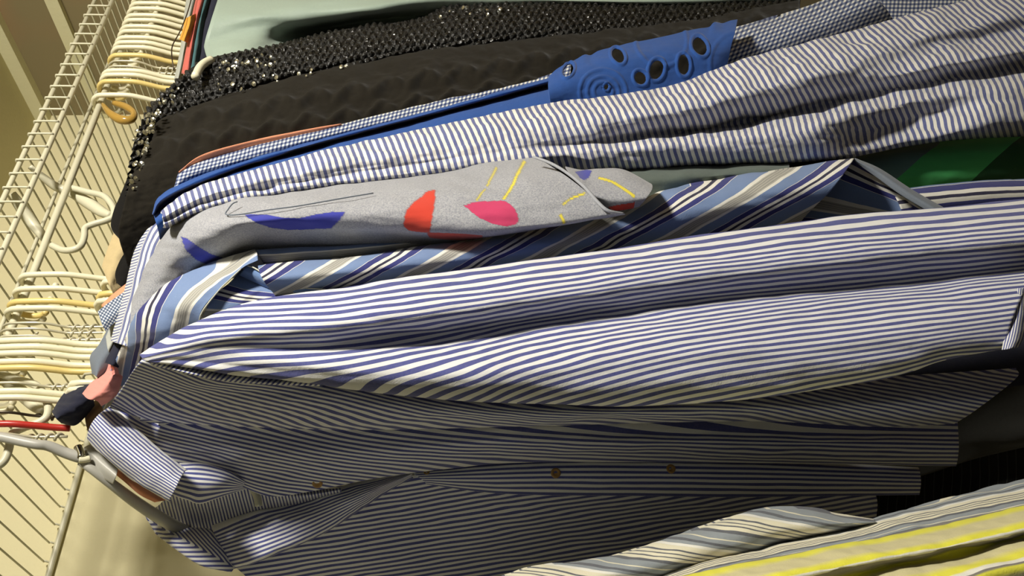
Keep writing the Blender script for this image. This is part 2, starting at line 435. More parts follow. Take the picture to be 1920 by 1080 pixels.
# ---------------------------------------------------------------- hangers
def hanger(X, yaw, mat, kind, label, group, drop=.11, tip=0.0, arms=True, arm=.19, swivel=False):
    root = empty('coat_hanger', (X, RODY, RODZ), label, 'hanger', group)
    a = math.radians(yaw)
    def q(s, z, e=0.0): return Vector((X + math.sin(a) * s + e, RODY - math.cos(a) * s, RODZ + z))
    r = .0036 if kind == 'plastic' else .0016
    g = .0046 + r                     # sits on the rod
    R = .0185 if kind == 'plastic' else .017
    cz_ = g - R
    pts = []
    for k in range(9):
        t = math.radians(-150 + k * 150 / 8 - 40 * 0)   # from behind the rod, over the top
        pts.append(q(R * math.sin(t), cz_ + R * math.cos(t)))
    for t in (30, 60, 90): t = math.radians(t); pts.append(q(R * math.sin(t), cz_ + R * math.cos(t)))
    if kind == 'plastic':
        pts += [q(R * .95, -.045), q(R * .6, -.066), q(.004, -.085), q(0, -drop)]
        tube('hook', pts, r, M[mat], root, seg=12, sub=4)
    else:
        pts += [q(R * .9, -.04), q(R * .35, -.058), q(0.002, -.07), q(0, -drop)]
        tube('hook', pts, r, M[mat], root, seg=8, sub=4)
        tw = []
        for k in range(28):
            an = k * math.pi / 4; tw.append(q(.0032 * math.cos(an), -.062 - k * .0012, .0032 * math.sin(an)))
        tube('twist', tw, r, M[mat], root, seg=8, sub=2)
    if arms:
        z0 = -drop + .004
        c = [q(0, z0), q(.03, z0 - .008), q(arm * .6, z0 - .045), q(arm - .01, z0 - .083), q(arm, z0 - .096), q(arm - .012, z0 - .104), q(0, z0 - .106), q(-arm + .012, z0 - .104), q(-arm, z0 - .096), q(-arm + .01, z0 - .083), q(-arm * .6, z0 - .045), q(-.03, z0 - .008)]
        tube('hanger_body', c, r, M[mat], root, seg=8, sub=3, closed=True)
    if swivel:
        tube('swivel', [q(0, -drop + .012), q(0, -drop - .006)], .006, M['chrome'], root, seg=14, sub=1)
    return root
def Xat(y):    # position along the rod of a hook seen at this height of the frame
    T = [(864, .42), (799, .46), (739, .5), (667, .55), (601, .6), (539, .65), (481, .7), (375, .8), (281, .9), (197, 1.0), (121, 1.1), (53, 1.2), (-9, 1.3), (-70, 1.4)]
    for (y0, x0), (y1, x1) in zip(T, T[1:]):
        if y1 <= y <= y0: return x0 + (y0 - y) / (y0 - y1) * (x1 - x0)
    return 1.39
near = [
 (527, -4, 'whiteplastic', 'plastic', 'white plastic hanger, first in the crowded row after the bare rod', .10),
 (553, -4, 'whiteplastic', 'plastic', 'white plastic hanger just above the yellowed one in the crowded row', .10),
 (577, -3, 'yellowplastic', 'plastic', 'yellowed plastic hanger pressed against a white one, above the twisted wire hangers', .10),
 (590, -3, 'whiteplastic', 'plastic', 'white plastic hanger between the yellowed hanger and the wire hangers', .10),
 (616, -2, 'palewire', 'wire', 'pale wire hanger with twisted neck, uppermost of the three wire ones together', .12),
 (627, -2, 'palewire', 'wire', 'pale wire hanger with twisted neck, middle one of the three together', .12),
 (640, -2, 'palewire', 'wire', 'pale wire hanger with twisted neck, touching the thick white hangers', .12),
 (650, 0, 'whiteplastic', 'plastic', 'white plastic hanger right next to the three wire hangers', .12),
 (662, 0, 'whiteplastic', 'plastic', 'white plastic hanger, second after the three wire hangers', .12),
 (674, 0, 'whiteplastic', 'plastic', 'white plastic hanger, third after the three wire hangers', .12),
 (690, 0, 'whiteplastic', 'plastic', 'white plastic hanger touching the yellowed hanger above the lone wire one', .12),
 (702, 0, 'yellowplastic', 'plastic', 'yellowed plastic hanger just before the lone pale wire hanger', .12),
 (728, 0, 'palewire', 'wire', 'lone pale wire hanger with twisted neck between white plastic hangers', .11),
 (745, 0, 'whiteplastic', 'plastic', 'white plastic hanger next to the lone pale wire hanger', .10),
 (757, 0, 'whiteplastic', 'plastic', 'white plastic hanger over the dark navy garment, next to the dark wire hanger', .10),
 (783, 2, 'darkwire', 'wire', 'dark metal wire hanger with twisted neck beside the red hanger', .085),
 (806, 2, 'redplastic', 'plastic', 'red plastic hanger in front of the dark wire hanger', .10),
 (822, 3, 'palewire', 'wire', 'thin white wire hanger between the red hanger and the striped shirt hanger', .10)]
for y, yaw, mat, kind, lab, drop in near:
    hanger(Xat(y), yaw - 8, mat, kind, lab, 'hangers crowded on the near stretch of rod', drop, arms=y < 780, arm=.05)
ORD = ['first', 'second', 'third', 'fourth', 'fifth', 'sixth', 'seventh', 'eighth', 'ninth', 'tenth', 'eleventh', 'twelfth', 'thirteenth']
far = [(195, 'whiteplastic', 'plastic'), (170, 'yellowplastic', 'plastic'), (158, 'whiteplastic', 'plastic'), (150, 'whiteplastic', 'plastic'), (140, 'palewire', 'wire'), (130, 'palewire', 'wire'), (120, 'yellowplastic', 'plastic'), (106, 'whiteplastic', 'plastic'),
       (97, 'whiteplastic', 'plastic'), (88, 'whiteplastic', 'plastic'), (76, 'whiteplastic', 'plastic'), (67, 'whiteplastic', 'plastic'), (55, 'whiteplastic', 'plastic'), (46, 'whiteplastic', 'plastic'), (34, 'whiteplastic', 'plastic'), (24, 'whiteplastic', 'plastic'), (14, 'whiteplastic', 'plastic'), (4, 'whiteplastic', 'plastic'), (-6, 'whiteplastic', 'plastic'), (-18, 'whiteplastic', 'plastic')]
flabs = {195: 'white plastic hanger, nearest of the far row, above the black sequin garment', 170: 'yellowed plastic hanger right behind the nearest white hanger of the far row',
         140: 'pale wire hanger inside the far row, nearer of two', 130: 'pale wire hanger inside the far row, farther of two', 120: 'yellowed plastic hanger behind the wire hangers of the far row',
         158: 'white plastic hanger behind the first yellowed hanger of the far row', 150: 'white plastic hanger before the wire hangers of the far row'}
for y, mat, kind in far:
    hanger(Xat(y), -8, mat, kind, flabs.get(y, 'white plastic hanger, %s past the last yellowed one in the tight far row' % ORD[min(12, len([q for q in far if y <= q[0] < 120]) - 1)]), 'hangers in the tight far row' if y in flabs else 'white hangers in the tight far row', .12, arm=.05)

# ---------------------------------------------------------------- garments
def garment(name, at, label, cat, group=None):
    return empty(name, P(*at), label, cat, group)
def back_panel(g, mat, X0, X1, Yn, Yf, zt, zb, seed=0, pitch=.0078):
    """the back of a hanging garment: shoulder slope, side seams and hem, standing behind its front"""
    nu, nv = 50, 40; vs = []; fs = []; uvd = []
    for j in range(nv):
        t = j / (nv - 1)
        for k in range(nu):
            s = k / (nu - 1); Y = Yn + (Yf - Yn) * s
            q = abs(s * 2 - 1); top = zt - .12 * q ** 1.3 - (.02 if q < .22 else 0) - (.10 * max(0, q - .93) / .07)
            z = top + (zb - top) * t
            x = X0 + (X1 - X0) * s + .008 * math.sin(s * 17 + seed) * t + .004 * noise.noise(Vector((s * 5, t * 3, seed)))
            vs.append((x, Y, z + EYE)); uvd.append((z / pitch, Y / pitch))
    for j in range(nv - 1):
        for k in range(nu - 1):
            a_ = j * nu + k; fs.append((a_, a_ + 1, a_ + nu + 1, a_ + nu))
    me = bpy.data.meshes.new('back_panel'); me.from_pydata(vs, [], fs); me.update()
    ul = me.uv_layers.new(name='UVMap')
    for lp in me.loops: ul.data[lp.index].uv = uvd[lp.vertex_index]
    o = link('back_panel', me, M[mat], g); m_ = o.modifiers.new('thickness', 'SOLIDIFY'); m_.thickness = .0015
    return o
def shirt_blue():
    g = garment('striped_shirt', (165, 800, .77), 'narrow blue and white striped shirt with open collar and brown buttons', 'shirt')
    # near sleeve
    sheet('sleeve', [
        G(0, .555, (280, 668, .60, 7.50), (350, 625, .57, 4.60), (430, 592, .54, 2.20), (640, 553, .53, 0.40), (1000, 500, .53, 0.00), (1450, 436, .53, 0.00), (1950, 380, .53, 0.00)),
        G(0, .50, (262, 665, .585, 7.50), (300, 640, .565, 6.40), (350, 612, .54, 4.50), (430, 578, .52, 2.00), (520, 556, .505, 0.60), (640, 541, .50, 0.00), (740, 524), (860, 508), (1000, 488), (1150, 468), (1300, 444), (1450, 424), (1600, 404), (1750, 392), (1950, 372)),
        G(3, .476, (264, 668, .575, 7.70), (340, 636, .535, 6.00), (430, 604, .51, 4.40), (640, 577, .484, 3.00), (860, 546), (1000, 527), (1300, 484), (1600, 446), (1950, 414)),
        G(6, .474, (266, 671, .57, 7.90), (340, 650, .535, 7.30), (430, 630, .51, 6.80), (640, 614, .482, 6.00), (860, 585, None, 6.4), (1000, 566, None, 6.8), (1300, 524, None, 7.4), (1600, 488, None, 7.4), (1945, 452, None, 7)),
        G(9.5, .495, (268, 673, .57, 8.10), (340, 660, .54, 8.30), (430, 650, .52, 9.00), (640, 644, .505, 9.30), (860, 620, .502, 10.11), (1000, 602, .50, 11.20), (1300, 564, .495, 12.00), (1600, 535, .50, 12.00), (1940, 498, .50, 12.00)),
        G(12.5, .481, (270, 675, .57, 8.30), (340, 668, .543, 9.00), (430, 667, .525, 10.20), (640, 673, .495, 11.60), (860, 655, .490, 13.62), (1000, 640, .488, 15.23), (1300, 610, .478, 17.40), (1600, 575, .484, 18.00), (1925, 534, .485, 17.40)),
        G(15, .478, (273, 677, .57, 8.40), (340, 675, .548, 9.60), (430, 683, .53, 11.20), (640, 703, .50, 13.50), (860, 705, .482, 16.49), (1000, 697, .478, 19.26), (1300, 675, .474, 23.40), (1600, 642, .476, 24.00), (1900, 596, .48, 23.40)),
        G(18, .50, (276, 679, .575, 8.50), (340, 686, .556, 10.00), (430, 701, .54, 12.00), (590, 719, .525, 13.60), (700, 735, .515, 15.00), (865, 750, .507, 19.19), (1019, 754, .503, 23.68), (1200, 757, .50, 27.60), (1400, 745, .498, 30.00), (1553, 724, .497, 30.96), (1680, 702, .495, 31.20), (1775, 671, .494, 30.60), (1882, 652, .495, 29.40)),
        G(19, .54, (284, 676, .60, 8.50), (430, 694, .585, 12.00), (600, 712, .57, 13.60), (865, 742, .56, 19.19), (1200, 748, .55, 27.60), (1553, 714, .54, 30.96), (1882, 644, .54, 29.40)),
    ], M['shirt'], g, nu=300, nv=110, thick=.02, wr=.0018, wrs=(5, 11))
    # stitched cuff hem
    sheet('cuff', [G(0, .487, (1908, 540), (1899, 590), (1884, 630), (1878, 656)), G(2, .483, (1908, 540), (1902, 590), (1894, 630), (1887, 655)), G(4.5, .482, (1918, 540), (1913, 590), (1906, 630), (1898, 653)), G(7, .486, (1930, 540), (1926, 590), (1920, 630), (1912, 650))],
          M['shirt'], g, nu=40, nv=24, thick=.006, wr=.0005)
    # gusset strip with slanting stripes
    sheet('sleeve_gusset', [G(0, .56, (272, 672, .578), (400, 695), (500, 706), (600, 718)), G(.5, .555, (278, 679, .578), (360, 700), (480, 715), (600, 721)), G(1, .56, (292, 687, .582), (400, 712), (500, 721), (605, 724))],
          M['shirt_cross'], g, nu=90, nv=14, thick=.004, wr=.0005, uv=lambda x, y, t, v: ((x + 1.1 * (y - 690)) / 10.5, v))
    # near half of the body
    sheet('body', [
        G(0, .605, (285, 668, .63, 0), (400, 690, None, -3.4), (600, 712, None, -6), (860, 742, None, -10), (1100, 748, None, -13), (1400, 738, None, -15.9), (1600, 712, None, -24.1), (1905, 690, None, -34.5)),
        G(3, .597, (262, 678, .60, .5), (400, 705, None, -3), (600, 725, None, -5), (860, 757, None, -9), (1100, 765, None, -12), (1400, 753, None, -14.0), (1600, 728, None, -22.1), (1908, 706, None, -32.6)),
        G(8, .60, (232, 722, .66, 9), (400, 745, .63, 3.5), (600, 757, .610, -1), (860, 776, .602, -6), (1100, 779, .60, -9.5), (1400, 768, .597, -12.1), (1640, 758, .59, -19.4), (1862, 745, .585, -26.6)),
        G(12, .615, (212, 752, .71, 14), (300, 768, .69, 10), (480, 785, .655, 5.5), (700, 790, .63, -.5), (1000, 788, .615, -6), (1400, 782, .61, -10.4), (1640, 783, .605, -16.2), (1825, 772, .60, -22.2)),
        G(17, .65, (205, 765, .74, 17), (300, 790, .72, 13), (480, 801, .69, 7.5), (700, 806, .665, 1), (1000, 799, .65, -4), (1400, 790, .64, -9.4), (1640, 800, .64, -14.1), (1789, 795, .64, -18.5)),
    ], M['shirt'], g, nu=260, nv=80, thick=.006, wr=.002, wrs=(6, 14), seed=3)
    # recessed folds and placket side
    pn = sheet('front_panel', [
        G(16, .71, (212, 765, .765, 16), (300, 783, .75, 13.5), (480, 792, .72, 9.5), (700, 800, .71, 5), (1000, 793, .705, 2), (1400, 786, .705, 0), (1795, 788, .70, -2)),
        G(17, .715, (222, 785, .768, 17.5), (300, 803, .755, 15), (480, 812, .73, 11), (700, 818, .715, 6.5), (1000, 812, .71, 3), (1400, 813, .71, 1), (1797, 810, .705, 0)),
        G(20, .715, (270, 828, .775, 20), (340, 838, .765, 18.5), (480, 850, .74, 15.5), (700, 848, .725, 10), (1000, 832, .715, 5), (1400, 832, .71, 3.5), (1798, 836, .705, 3)),
        G(23, .74, (325, 868, .785, 23), (400, 876, .78, 22), (500, 895, .765, 21), (700, 878, .745, 14), (1000, 852, .735, 8), (1400, 852, .73, 6), (1796, 860, .725, 6)),
        G(25, .765, (345, 884, .79, 25), (420, 897, .785, 25.5), (500, 930, .78, 26), (580, 922, .78, 23), (700, 898, .775, 17), (850, 878, .77, 12), (1000, 867, .765, 10), (1400, 868, .76, 8.5), (1793, 874, .755, 8)),
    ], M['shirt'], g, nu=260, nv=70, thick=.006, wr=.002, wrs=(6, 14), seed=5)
    pl = sheet('placket', [
        G(0, .79, (770, 884, .79), (900, 868), (1100, 860), (1400, 862), (1722, 876)),
        G(1, .785, (775, 888, .785), (900, 876), (1100, 868), (1400, 872), (1725, 884)),
        G(4, .79, (790, 898, .785), (900, 899), (1000, 898), (1100, 898), (1400, 900), (1727, 906)),
        G(7, .815, (800, 908, .79), (900, 922), (1000, 928), (1200, 930), (1400, 932), (1724, 928)),
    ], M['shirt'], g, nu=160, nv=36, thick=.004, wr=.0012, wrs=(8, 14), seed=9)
    # far half of the body, hanging behind
    sheet('body', [
        G(0, .82, (430, 1050, .88), (600, 975, .85), (780, 890, .81), (1000, 912), (1300, 918), (1640, 922)),
        G(2, .83, (440, 1062, .885), (620, 985, .855), (790, 905, .82), (1000, 930), (1300, 932), (1645, 938)),
        G(8, .88, (470, 1090, .90), (640, 1030, .89), (800, 985, .885), (1000, 980), (1300, 965, .87), (1645, 958, .86)),
        G(16, .95, (500, 1140, .96), (700, 1100, .95), (900, 1065), (1100, 1040, .94), (1400, 1010, .92), (1640, 985, .90)),
        G(24, 1.02, (560, 1210, 1.02), (800, 1180), (1100, 1130), (1400, 1080, .99), (1630, 1030, .95)),
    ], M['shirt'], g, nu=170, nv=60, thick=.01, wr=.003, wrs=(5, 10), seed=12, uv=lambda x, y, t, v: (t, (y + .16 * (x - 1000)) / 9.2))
    # curled front edge coming down from the far collar
    sheet('placket', [
        G(0, .86, (398, 985, .88), (480, 955, .86), (560, 936, .84), (620, 918, .82), (700, 896, .80), (775, 883, .785)),
        G(.5, .85, (400, 998, .87), (480, 965, .845), (560, 944, .83), (620, 925, .81), (700, 903, .795), (774, 886, .78)),
        G(5, .83, (415, 1025, .86), (480, 1005, .835), (570, 972, .815), (640, 944, .80), (710, 915, .788), (773, 889, .779)),
        G(10, .84, (430, 1062, .865), (480, 1048, .84), (600, 998, .82), (700, 934, .80), (740, 909, .79), (773, 893, .785)),
        G(11, .86, (434, 1068, .88), (485, 1053, .865), (604, 1002, .84), (703, 938, .815), (742, 913, .80), (775, 896, .795)),
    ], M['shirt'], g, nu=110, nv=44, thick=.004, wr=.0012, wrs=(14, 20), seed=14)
    back_panel(g, 'shirt', .425, .475, .575, 1.0, .335, -.32, 1)
    # collar
    c = sheet('collar', [
        G(0, .76, (209, 760, .765), (245, 793, .752), (300, 842, .74), (352, 882, .735)),
        G(.6, .745, (204, 763, .75), (240, 796, .738), (296, 845, .725), (347, 884, .72)),
        G(4.5, .725, (184, 778, .735), (226, 816, .72), (285, 866, .71), (336, 902, .705)),
        G(9, .725, (170, 797, .735), (208, 838, .72), (268, 886, .715), (327, 922, .708)),
        G(13, .745, (163, 822, .755), (190, 850, .745), (250, 900, .735), (318, 940, .725)),
        G(13.5, .765, (170, 826, .775), (195, 851, .765), (255, 899, .755), (322, 940, .74)),
    ], M['shirt'], g, nu=80, nv=48, thick=.004, wr=.0008, wrs=(20, 20), seed=15)
    sheet('collar', [
        G(0, .93, (270, 950, .965), (310, 978, .93), (350, 988, .905), (409, 998, .88), (443, 1060, .885)),
        G(1, .91, (268, 955, .955), (308, 984, .915), (350, 997, .885), (402, 1012, .86), (441, 1063, .865)),
        G(5, .885, (272, 966, .94), (306, 1000, .89), (345, 1020, .865), (392, 1036, .85), (438, 1067, .858)),
        G(9, .89, (276, 975, .93), (296, 1003, .905), (334, 1033, .875), (378, 1060, .855), (434, 1073, .86)),
        G(9.6, .91, (282, 975, .95), (300, 1001, .925), (337, 1030, .895), (380, 1056, .875), (434, 1070, .875)),
    ], M['shirt_cross'], g, nu=80, nv=40, thick=.004, wr=.001, wrs=(20, 20), seed=16,
        uv=lambda x, y, t, v: ((x * .55 + abs((y - 1012) - (x - 345) * .55) * 1.0) / 8.6, v))
    # inside of the neck
    sheet('neck_band', [
        G(0, .80, (318, 925), (360, 928), (420, 922), (480, 905), (560, 920), (640, 915)),
        G(3, .84, (300, 945, .88), (345, 950, .86), (400, 950, .84), (480, 932, .82), (560, 932, .80), (640, 918, .79)),
        G(6, .87, (285, 958, .95), (335, 975, .91), (390, 975, .88), (480, 955, .85), (560, 940, .82), (640, 922, .80)),
        G(9, .88, (285, 972, .965), (335, 992, .935), (390, 995, .89), (480, 968, .87), (560, 950, .84), (640, 928, .82)),
    ], M['shirt_cross'], g, nu=90, nv=30, thick=.004, wr=.001, seed=17, uv=lambda x, y, t, v: ((x - .25 * (y - 940)) / 6.2, v))
    sheet('lapel', [
        G(0, .772, (336, 868), (380, 868, None), (430, 884), (474, 909, .790)),
        G(1, .762, (338, 874), (380, 874, None), (430, 888), (472, 911, .785)),
        G(4.5, .765, (332, 898), (365, 904), (415, 907), (468, 913, .788)),
        G(8, .785, (322, 925), (352, 935, .785), (375, 942, .790), (420, 929), (467, 915, .792)),
        G(8.5, .800, (322, 923), (352, 933), (378, 939), (420, 926), (466, 913, .800)),
    ], M['shirt'], g, nu=60, nv=34, thick=.003, wr=.0008, seed=18)
    sheet('care_label', [G(0, .81, (466, 916), (474, 932), (478, 950)), G(1, .806, (474, 915), (482, 932), (485, 950)), G(2, .81, (482, 915), (490, 932), (492, 948))], M['label'], g, nu=14, nv=8, thick=.001, wr=0)
    bpy.context.view_layer.update()
    for bx, by, rr in ((595, 906, .0054), (1042, 887, .0054), (1258, 879, .005), (800, 885, .0032)):
        h = hit([pn, pl], bx, by)
        if not h: continue
        p = h[0]; bm = bmesh.new(); nrm = (h[1] + Vector((0, -.5, .05))).normalized()
        prof = [(0, .0), (.35, .0), (.5, .12), (.8, .3), (1, .12), (1, -.2)]
        rings = []
        up = nrm.orthogonal().normalized(); sd = nrm.cross(up)
        for (a, h) in prof:
            rings.append([bm.verts.new(p + (up * math.cos(t) + sd * math.sin(t)) * a * rr * (1 if a else .001) + nrm * h * rr) for t in [2 * math.pi * k / 18 for k in range(18)]])
        for r0, r1 in zip(rings, rings[1:]):
            for k in range(18): bm.faces.new((r0[k], r0[(k + 1) % 18], r1[(k + 1) % 18], r1[k]))
        me = bpy.data.meshes.new('button'); bm.to_mesh(me); bm.free()
        link('button', me, M['wood'], g)
    return g
shirt_blue()
# its own hanger
hs = empty('coat_hanger', (Xat(833), RODY, RODZ), 'grey-white plastic swivel hanger wearing the narrow blue and white striped shirt', 'hanger')
Xh = Xat(833)
tube('hook', [Vector((Xh, RODY + .02, RODZ - .006)), Vector((Xh, RODY + .016, RODZ + .006)), Vector((Xh, RODY + .004, RODZ + .0105)), Vector((Xh, RODY - .010, RODZ + .007)), Vector((Xh, RODY - .019, RODZ - .01)), Vector((Xh, RODY - .02, RODZ - .035)),
              P(60, 832, .752), P(90, 836, .757), P(120, 848, .765), P(145, 856, .77), P(156, 858, .772)], [.0045, .0045, .0045, .0045, .0045, .0048, .005, .0052, .0055, .006, .006], M['greyplastic'], hs, seg=14)
ptube('swivel', [(146, 838, .768), (150, 848, .768), (153, 858, .768)], .0042, M['chrome'], hs)
ptube('swivel', [(148, 862, .768), (158, 862, .770), (168, 860, .772)], .0035, M['whiteplastic'], hs)
sheet('hanger_body', [
    G(0, .78, (158, 838), (172, 834), (192, 848), (222, 876)),
    G(.5, .775, (152, 852), (168, 850), (188, 868), (218, 893)),
    G(1, .785, (148, 866), (164, 878), (184, 892), (212, 908))], M['greyplastic'], hs, nu=40, nv=12, thick=.006, wr=0)
ptube('hanger_body', [(150, 866, .775), (175, 882, .78), (210, 908, .795), (250, 938, .82), (290, 965, .85), (325, 985, .885), (360, 1000, .92)], [.0035, .0045, .0052, .006, .0065, .0068, .006], M['greyplastic'], hs)

# wide striped shirt ------------------------------------------------------------
g = garment('striped_shirt', (200, 720, .77), 'light blue shirt with wide navy and cream stripes, below the leaf print top', 'shirt')
back_panel(g, 'wide', .485, .52, .62, .99, .31, -.34, 2, .1)
def wuv(x, y, t, v): return (t, (x + 1.63 * y) / 186.0 - 8.0 + .05 * math.sin((y - (560 - .165 * (x - 500))) / 28.0))
sheet('sleeve', [
    G(0, .60, (495, 504), (671, 486), (803, 468), (900, 455), (1050, 432), (1185, 392), (1330, 347), (1440, 330), (1600, 302)),
    G(0, .55, (484, 497), (671, 481), (803, 461), (900, 447), (1050, 420), (1185, 382), (1240, 359), (1330, 340), (1440, 322), (1540, 306), (1602, 297)),
    G(1, .527, (488, 514), (671, 494), (803, 475), (900, 462), (1050, 440), (1185, 402), (1330, 362), (1440, 345), (1540, 328), (1592, 312)),
    G(1, .53, (498, 532), (671, 518), (803, 500), (900, 487), (1050, 465), (1185, 432), (1330, 400), (1440, 378), (1560, 355)),
    G(1, .56, (516, 555), (671, 545), (803, 528), (900, 515), (1050, 495), (1185, 470), (1330, 445), (1440, 430), (1505, 412)),
    G(1, .60, (530, 585), (671, 575), (803, 560), (900, 548), (1050, 530), (1185, 510), (1330, 485), (1440, 470), (1490, 450)),
], M['wide'], g, nu=300, nv=60, thick=.02, wr=.002, wrs=(8, 12), uv=wuv, seed=21)
sheet('sleeve_fold', [
    G(.30, .575, (478, 472), (560, 468), (640, 464), (760, 452), (905, 434)),
    G(.36, .558, (479, 469), (560, 464), (640, 461), (760, 448), (905, 432)),
    G(.62, .553, (486, 481), (580, 475), (671, 468), (780, 456), (905, 438)),
    G(.80, .565, (498, 500), (590, 491), (671, 483), (800, 464), (905, 447)),
    G(.85, .59, (500, 504), (590, 496), (671, 488), (800, 469), (905, 452)),
], M['wide'], g, nu=90, nv=24, thick=.006, wr=.001, seed=22)
sheet('yoke', [
    G(0, .66, (176, 790, .79, -.8), (200, 722, .74, -.72), (225, 672, .69, -.42), (262, 594, .63, -.03), (306, 546, .60, .15), (378, 508, .59, .45), (478, 474, .585, .62)),
    G(0, .63, (170, 785, .78, -.78), (193, 722, .73, -.75), (216, 680, .685, -.5), (238, 630, .64, -.2), (256, 590, .61, -.03), (300, 542, .585, .15), (332, 521, .58, .28), (370, 504, .575, .45), (420, 484, .565, .58), (479, 467, .56, .62)),
    G(0, .615, (184, 788, .79, -.45), (214, 730, .735, -.35), (240, 680, .68, -.1), (272, 625, .61, .15), (296, 585, .585, .30), (335, 548, .57, .42), (390, 514, .56, .55), (430, 497, .555, .62), (480, 471, .55, .66)),
    G(0, .59, (205, 790, .80, -.1), (240, 735, .75, .1), (275, 690, .69, .32), (308, 640, .61, .50), (330, 600, .58, .62), (352, 568, .56, .70), (405, 525, .55, .74), (440, 506, .545, .77), (482, 474, .545, .77)),
    G(0, .575, (240, 790, .82, .3), (280, 740, .78, .5), (330, 690, .70, .8), (362, 645, .62, .93), (372, 612, .58, .98), (380, 580, .56, .98), (412, 542, .55, .97), (452, 504, .542, .96), (484, 488, .542, .90)),
], M['wide'], g, nu=150, nv=60, thick=.008, wr=.0015, wrs=(10, 10), seed=23)
tubeP = [(373, 612, .572), (379, 585, .554), (410, 545, .545), (430, 525, .540), (452, 504, .537)]
ptube('piping', tubeP, .0007, M['label'], g, seg=6)
sheet('inner_facing', [
    G(.80, .570, (452, 500), (480, 512), (520, 530), (560, 540), (620, 546)),
    G(.84, .565, (448, 510), (480, 520), (520, 536), (560, 545), (620, 549)),
    G(.95, .560, (430, 530), (470, 541), (520, 549), (570, 553), (620, 553)),
    G(1.22, .560, (404, 552), (450, 562), (510, 565), (570, 562), (620, 558)),
    G(1.75, .570, (378, 595), (430, 592), (490, 582), (560, 572), (620, 566)),
    G(2.0, .585, (375, 625), (430, 615), (490, 600), (560, 590), (620, 580)),
], M['wide'], g, nu=80, nv=44, thick=.006, wr=.0015, seed=24)
sheet('cuff_flap', [
    G(0, .556, (452, 503), (470, 503), (510, 524), (560, 540), (640, 548), (700, 546)),
    G(.2, .548, (462, 498), (476, 500), (512, 521), (560, 537), (640, 546), (700, 545)),
    G(.6, .55, (455, 508), (478, 516), (512, 534), (560, 546), (640, 552), (700, 549)),
    G(1, .56, (448, 516), (478, 530), (520, 546), (570, 552), (640, 558), (700, 553)),
], M['lightblue'], g, nu=60, nv=14, thick=.004, wr=.001, seed=25)
ptube('piping', [(464, 498, .545), (478, 503, .545), (512, 523, .545), (560, 538, .545), (610, 543, .546)], .0007, M['label'], g, seg=6)
sheet('cuff', [
    G(.02, .565, (1600, 299), (1640, 318), (1690, 350), (1770, 398)),
    G(.12, .57, (1590, 312), (1640, 338), (1690, 362), (1755, 402)),
    G(.42, .585, (1560, 345), (1620, 365), (1680, 385), (1730, 402)),
    G(.66, .59, (1530, 380), (1590, 392), (1650, 402), (1710, 410)),
    G(1.05, .595, (1500, 412), (1560, 418), (1620, 418), (1700, 425)),
    G(1.3, .60, (1490, 430), (1560, 432), (1620, 430), (1700, 435)),
], M['wide'], g, nu=60, nv=40, thick=.003, wr=.001, seed=26)
sheet('cuff_hem', [G(0, .553, (1603, 296), (1650, 316), (1710, 355), (1775, 392)), G(.3, .548, (1601, 299), (1645, 321), (1700, 358), (1765, 398)), G(.6, .553, (1606, 306), (1640, 330), (1690, 366), (1750, 402))],
      M['slate'], g, nu=40, nv=10, thick=.003, wr=.0005)
sheet('body', [
    G(-.08, .60, (1680, 362), (1760, 350), (1850, 344), (1940, 342)),
    G(-.04, .585, (1670, 357), (1760, 346), (1850, 339), (1940, 335)),
    G(.10, .575, (1680, 372), (1760, 362), (1850, 355), (1940, 350)),
    G(.25, .58, (1690, 395), (1760, 385), (1850, 376), (1940, 370)),
    G(.45, .60, (1700, 430), (1760, 420), (1850, 410), (1940, 400)),
], M['wide'], g, nu=60, nv=24, thick=.01, wr=.001, seed=27)
sheet('body', [
    G(0, .70, (1560, 690), (1700, 670), (1800, 640), (1940, 600)),
    G(.12, .69, (1560, 712), (1700, 690), (1800, 668), (1940, 640)),
    G(.35, .69, (1580, 726), (1700, 712), (1800, 700), (1940, 680)),
    G(.55, .70, (1590, 750), (1700, 735), (1800, 735), (1940, 720)),
], M['navyc'], g, nu=60, nv=24, thick=.01, wr=.002, seed=28)

# grey leaf print top -----------------------------------------------------------
g = garment('leaf_print_top', (220, 610, .72), 'heather grey top printed with blue, red and pink leaves', 'top')
back_panel(g, 'heatherplain', .53, .545, .63, .99, .30, -.22, 3)
BL = lin((62, 66, 160))[:3]; RD = lin((200, 66, 50))[:3]; PK = lin((196, 64, 104))[:3]; YE = lin((222, 206, 70))[:3]
leaf1 = [(458, 402), (470, 400), (500, 401), (530, 408), (560, 409), (590, 403), (622, 398), (648, 397), (636, 414), (620, 430), (580, 433), (540, 433), (505, 428), (480, 418)]
leaf2 = [(340, 444), (352, 447), (375, 463), (395, 474), (420, 482), (440, 492), (400, 500), (372, 487), (350, 470)]
leaf3 = [(756, 420), (760, 395), (775, 376), (800, 360), (817, 355), (815, 375), (812, 395), (810, 415), (806, 436), (765, 434), (757, 428)]
leaf3b = [(800, 436), (840, 434), (905, 436), (905, 452), (850, 450), (806, 446)]
leaf4 = [(870, 383), (885, 377), (920, 374), (945, 375), (960, 385), (970, 400), (973, 412), (968, 420), (950, 425), (925, 420), (900, 410), (885, 398)]
def stroke(a, b, w_):
    dx, dy = b[0] - a[0], b[1] - a[1]; l = math.hypot(dx, dy); nx, ny = -dy / l * w_, dx / l * w_
    return [(a[0] + nx, a[1] + ny), (b[0] + nx, b[1] + ny), (b[0] - nx, b[1] - ny), (a[0] - nx, a[1] - ny)]
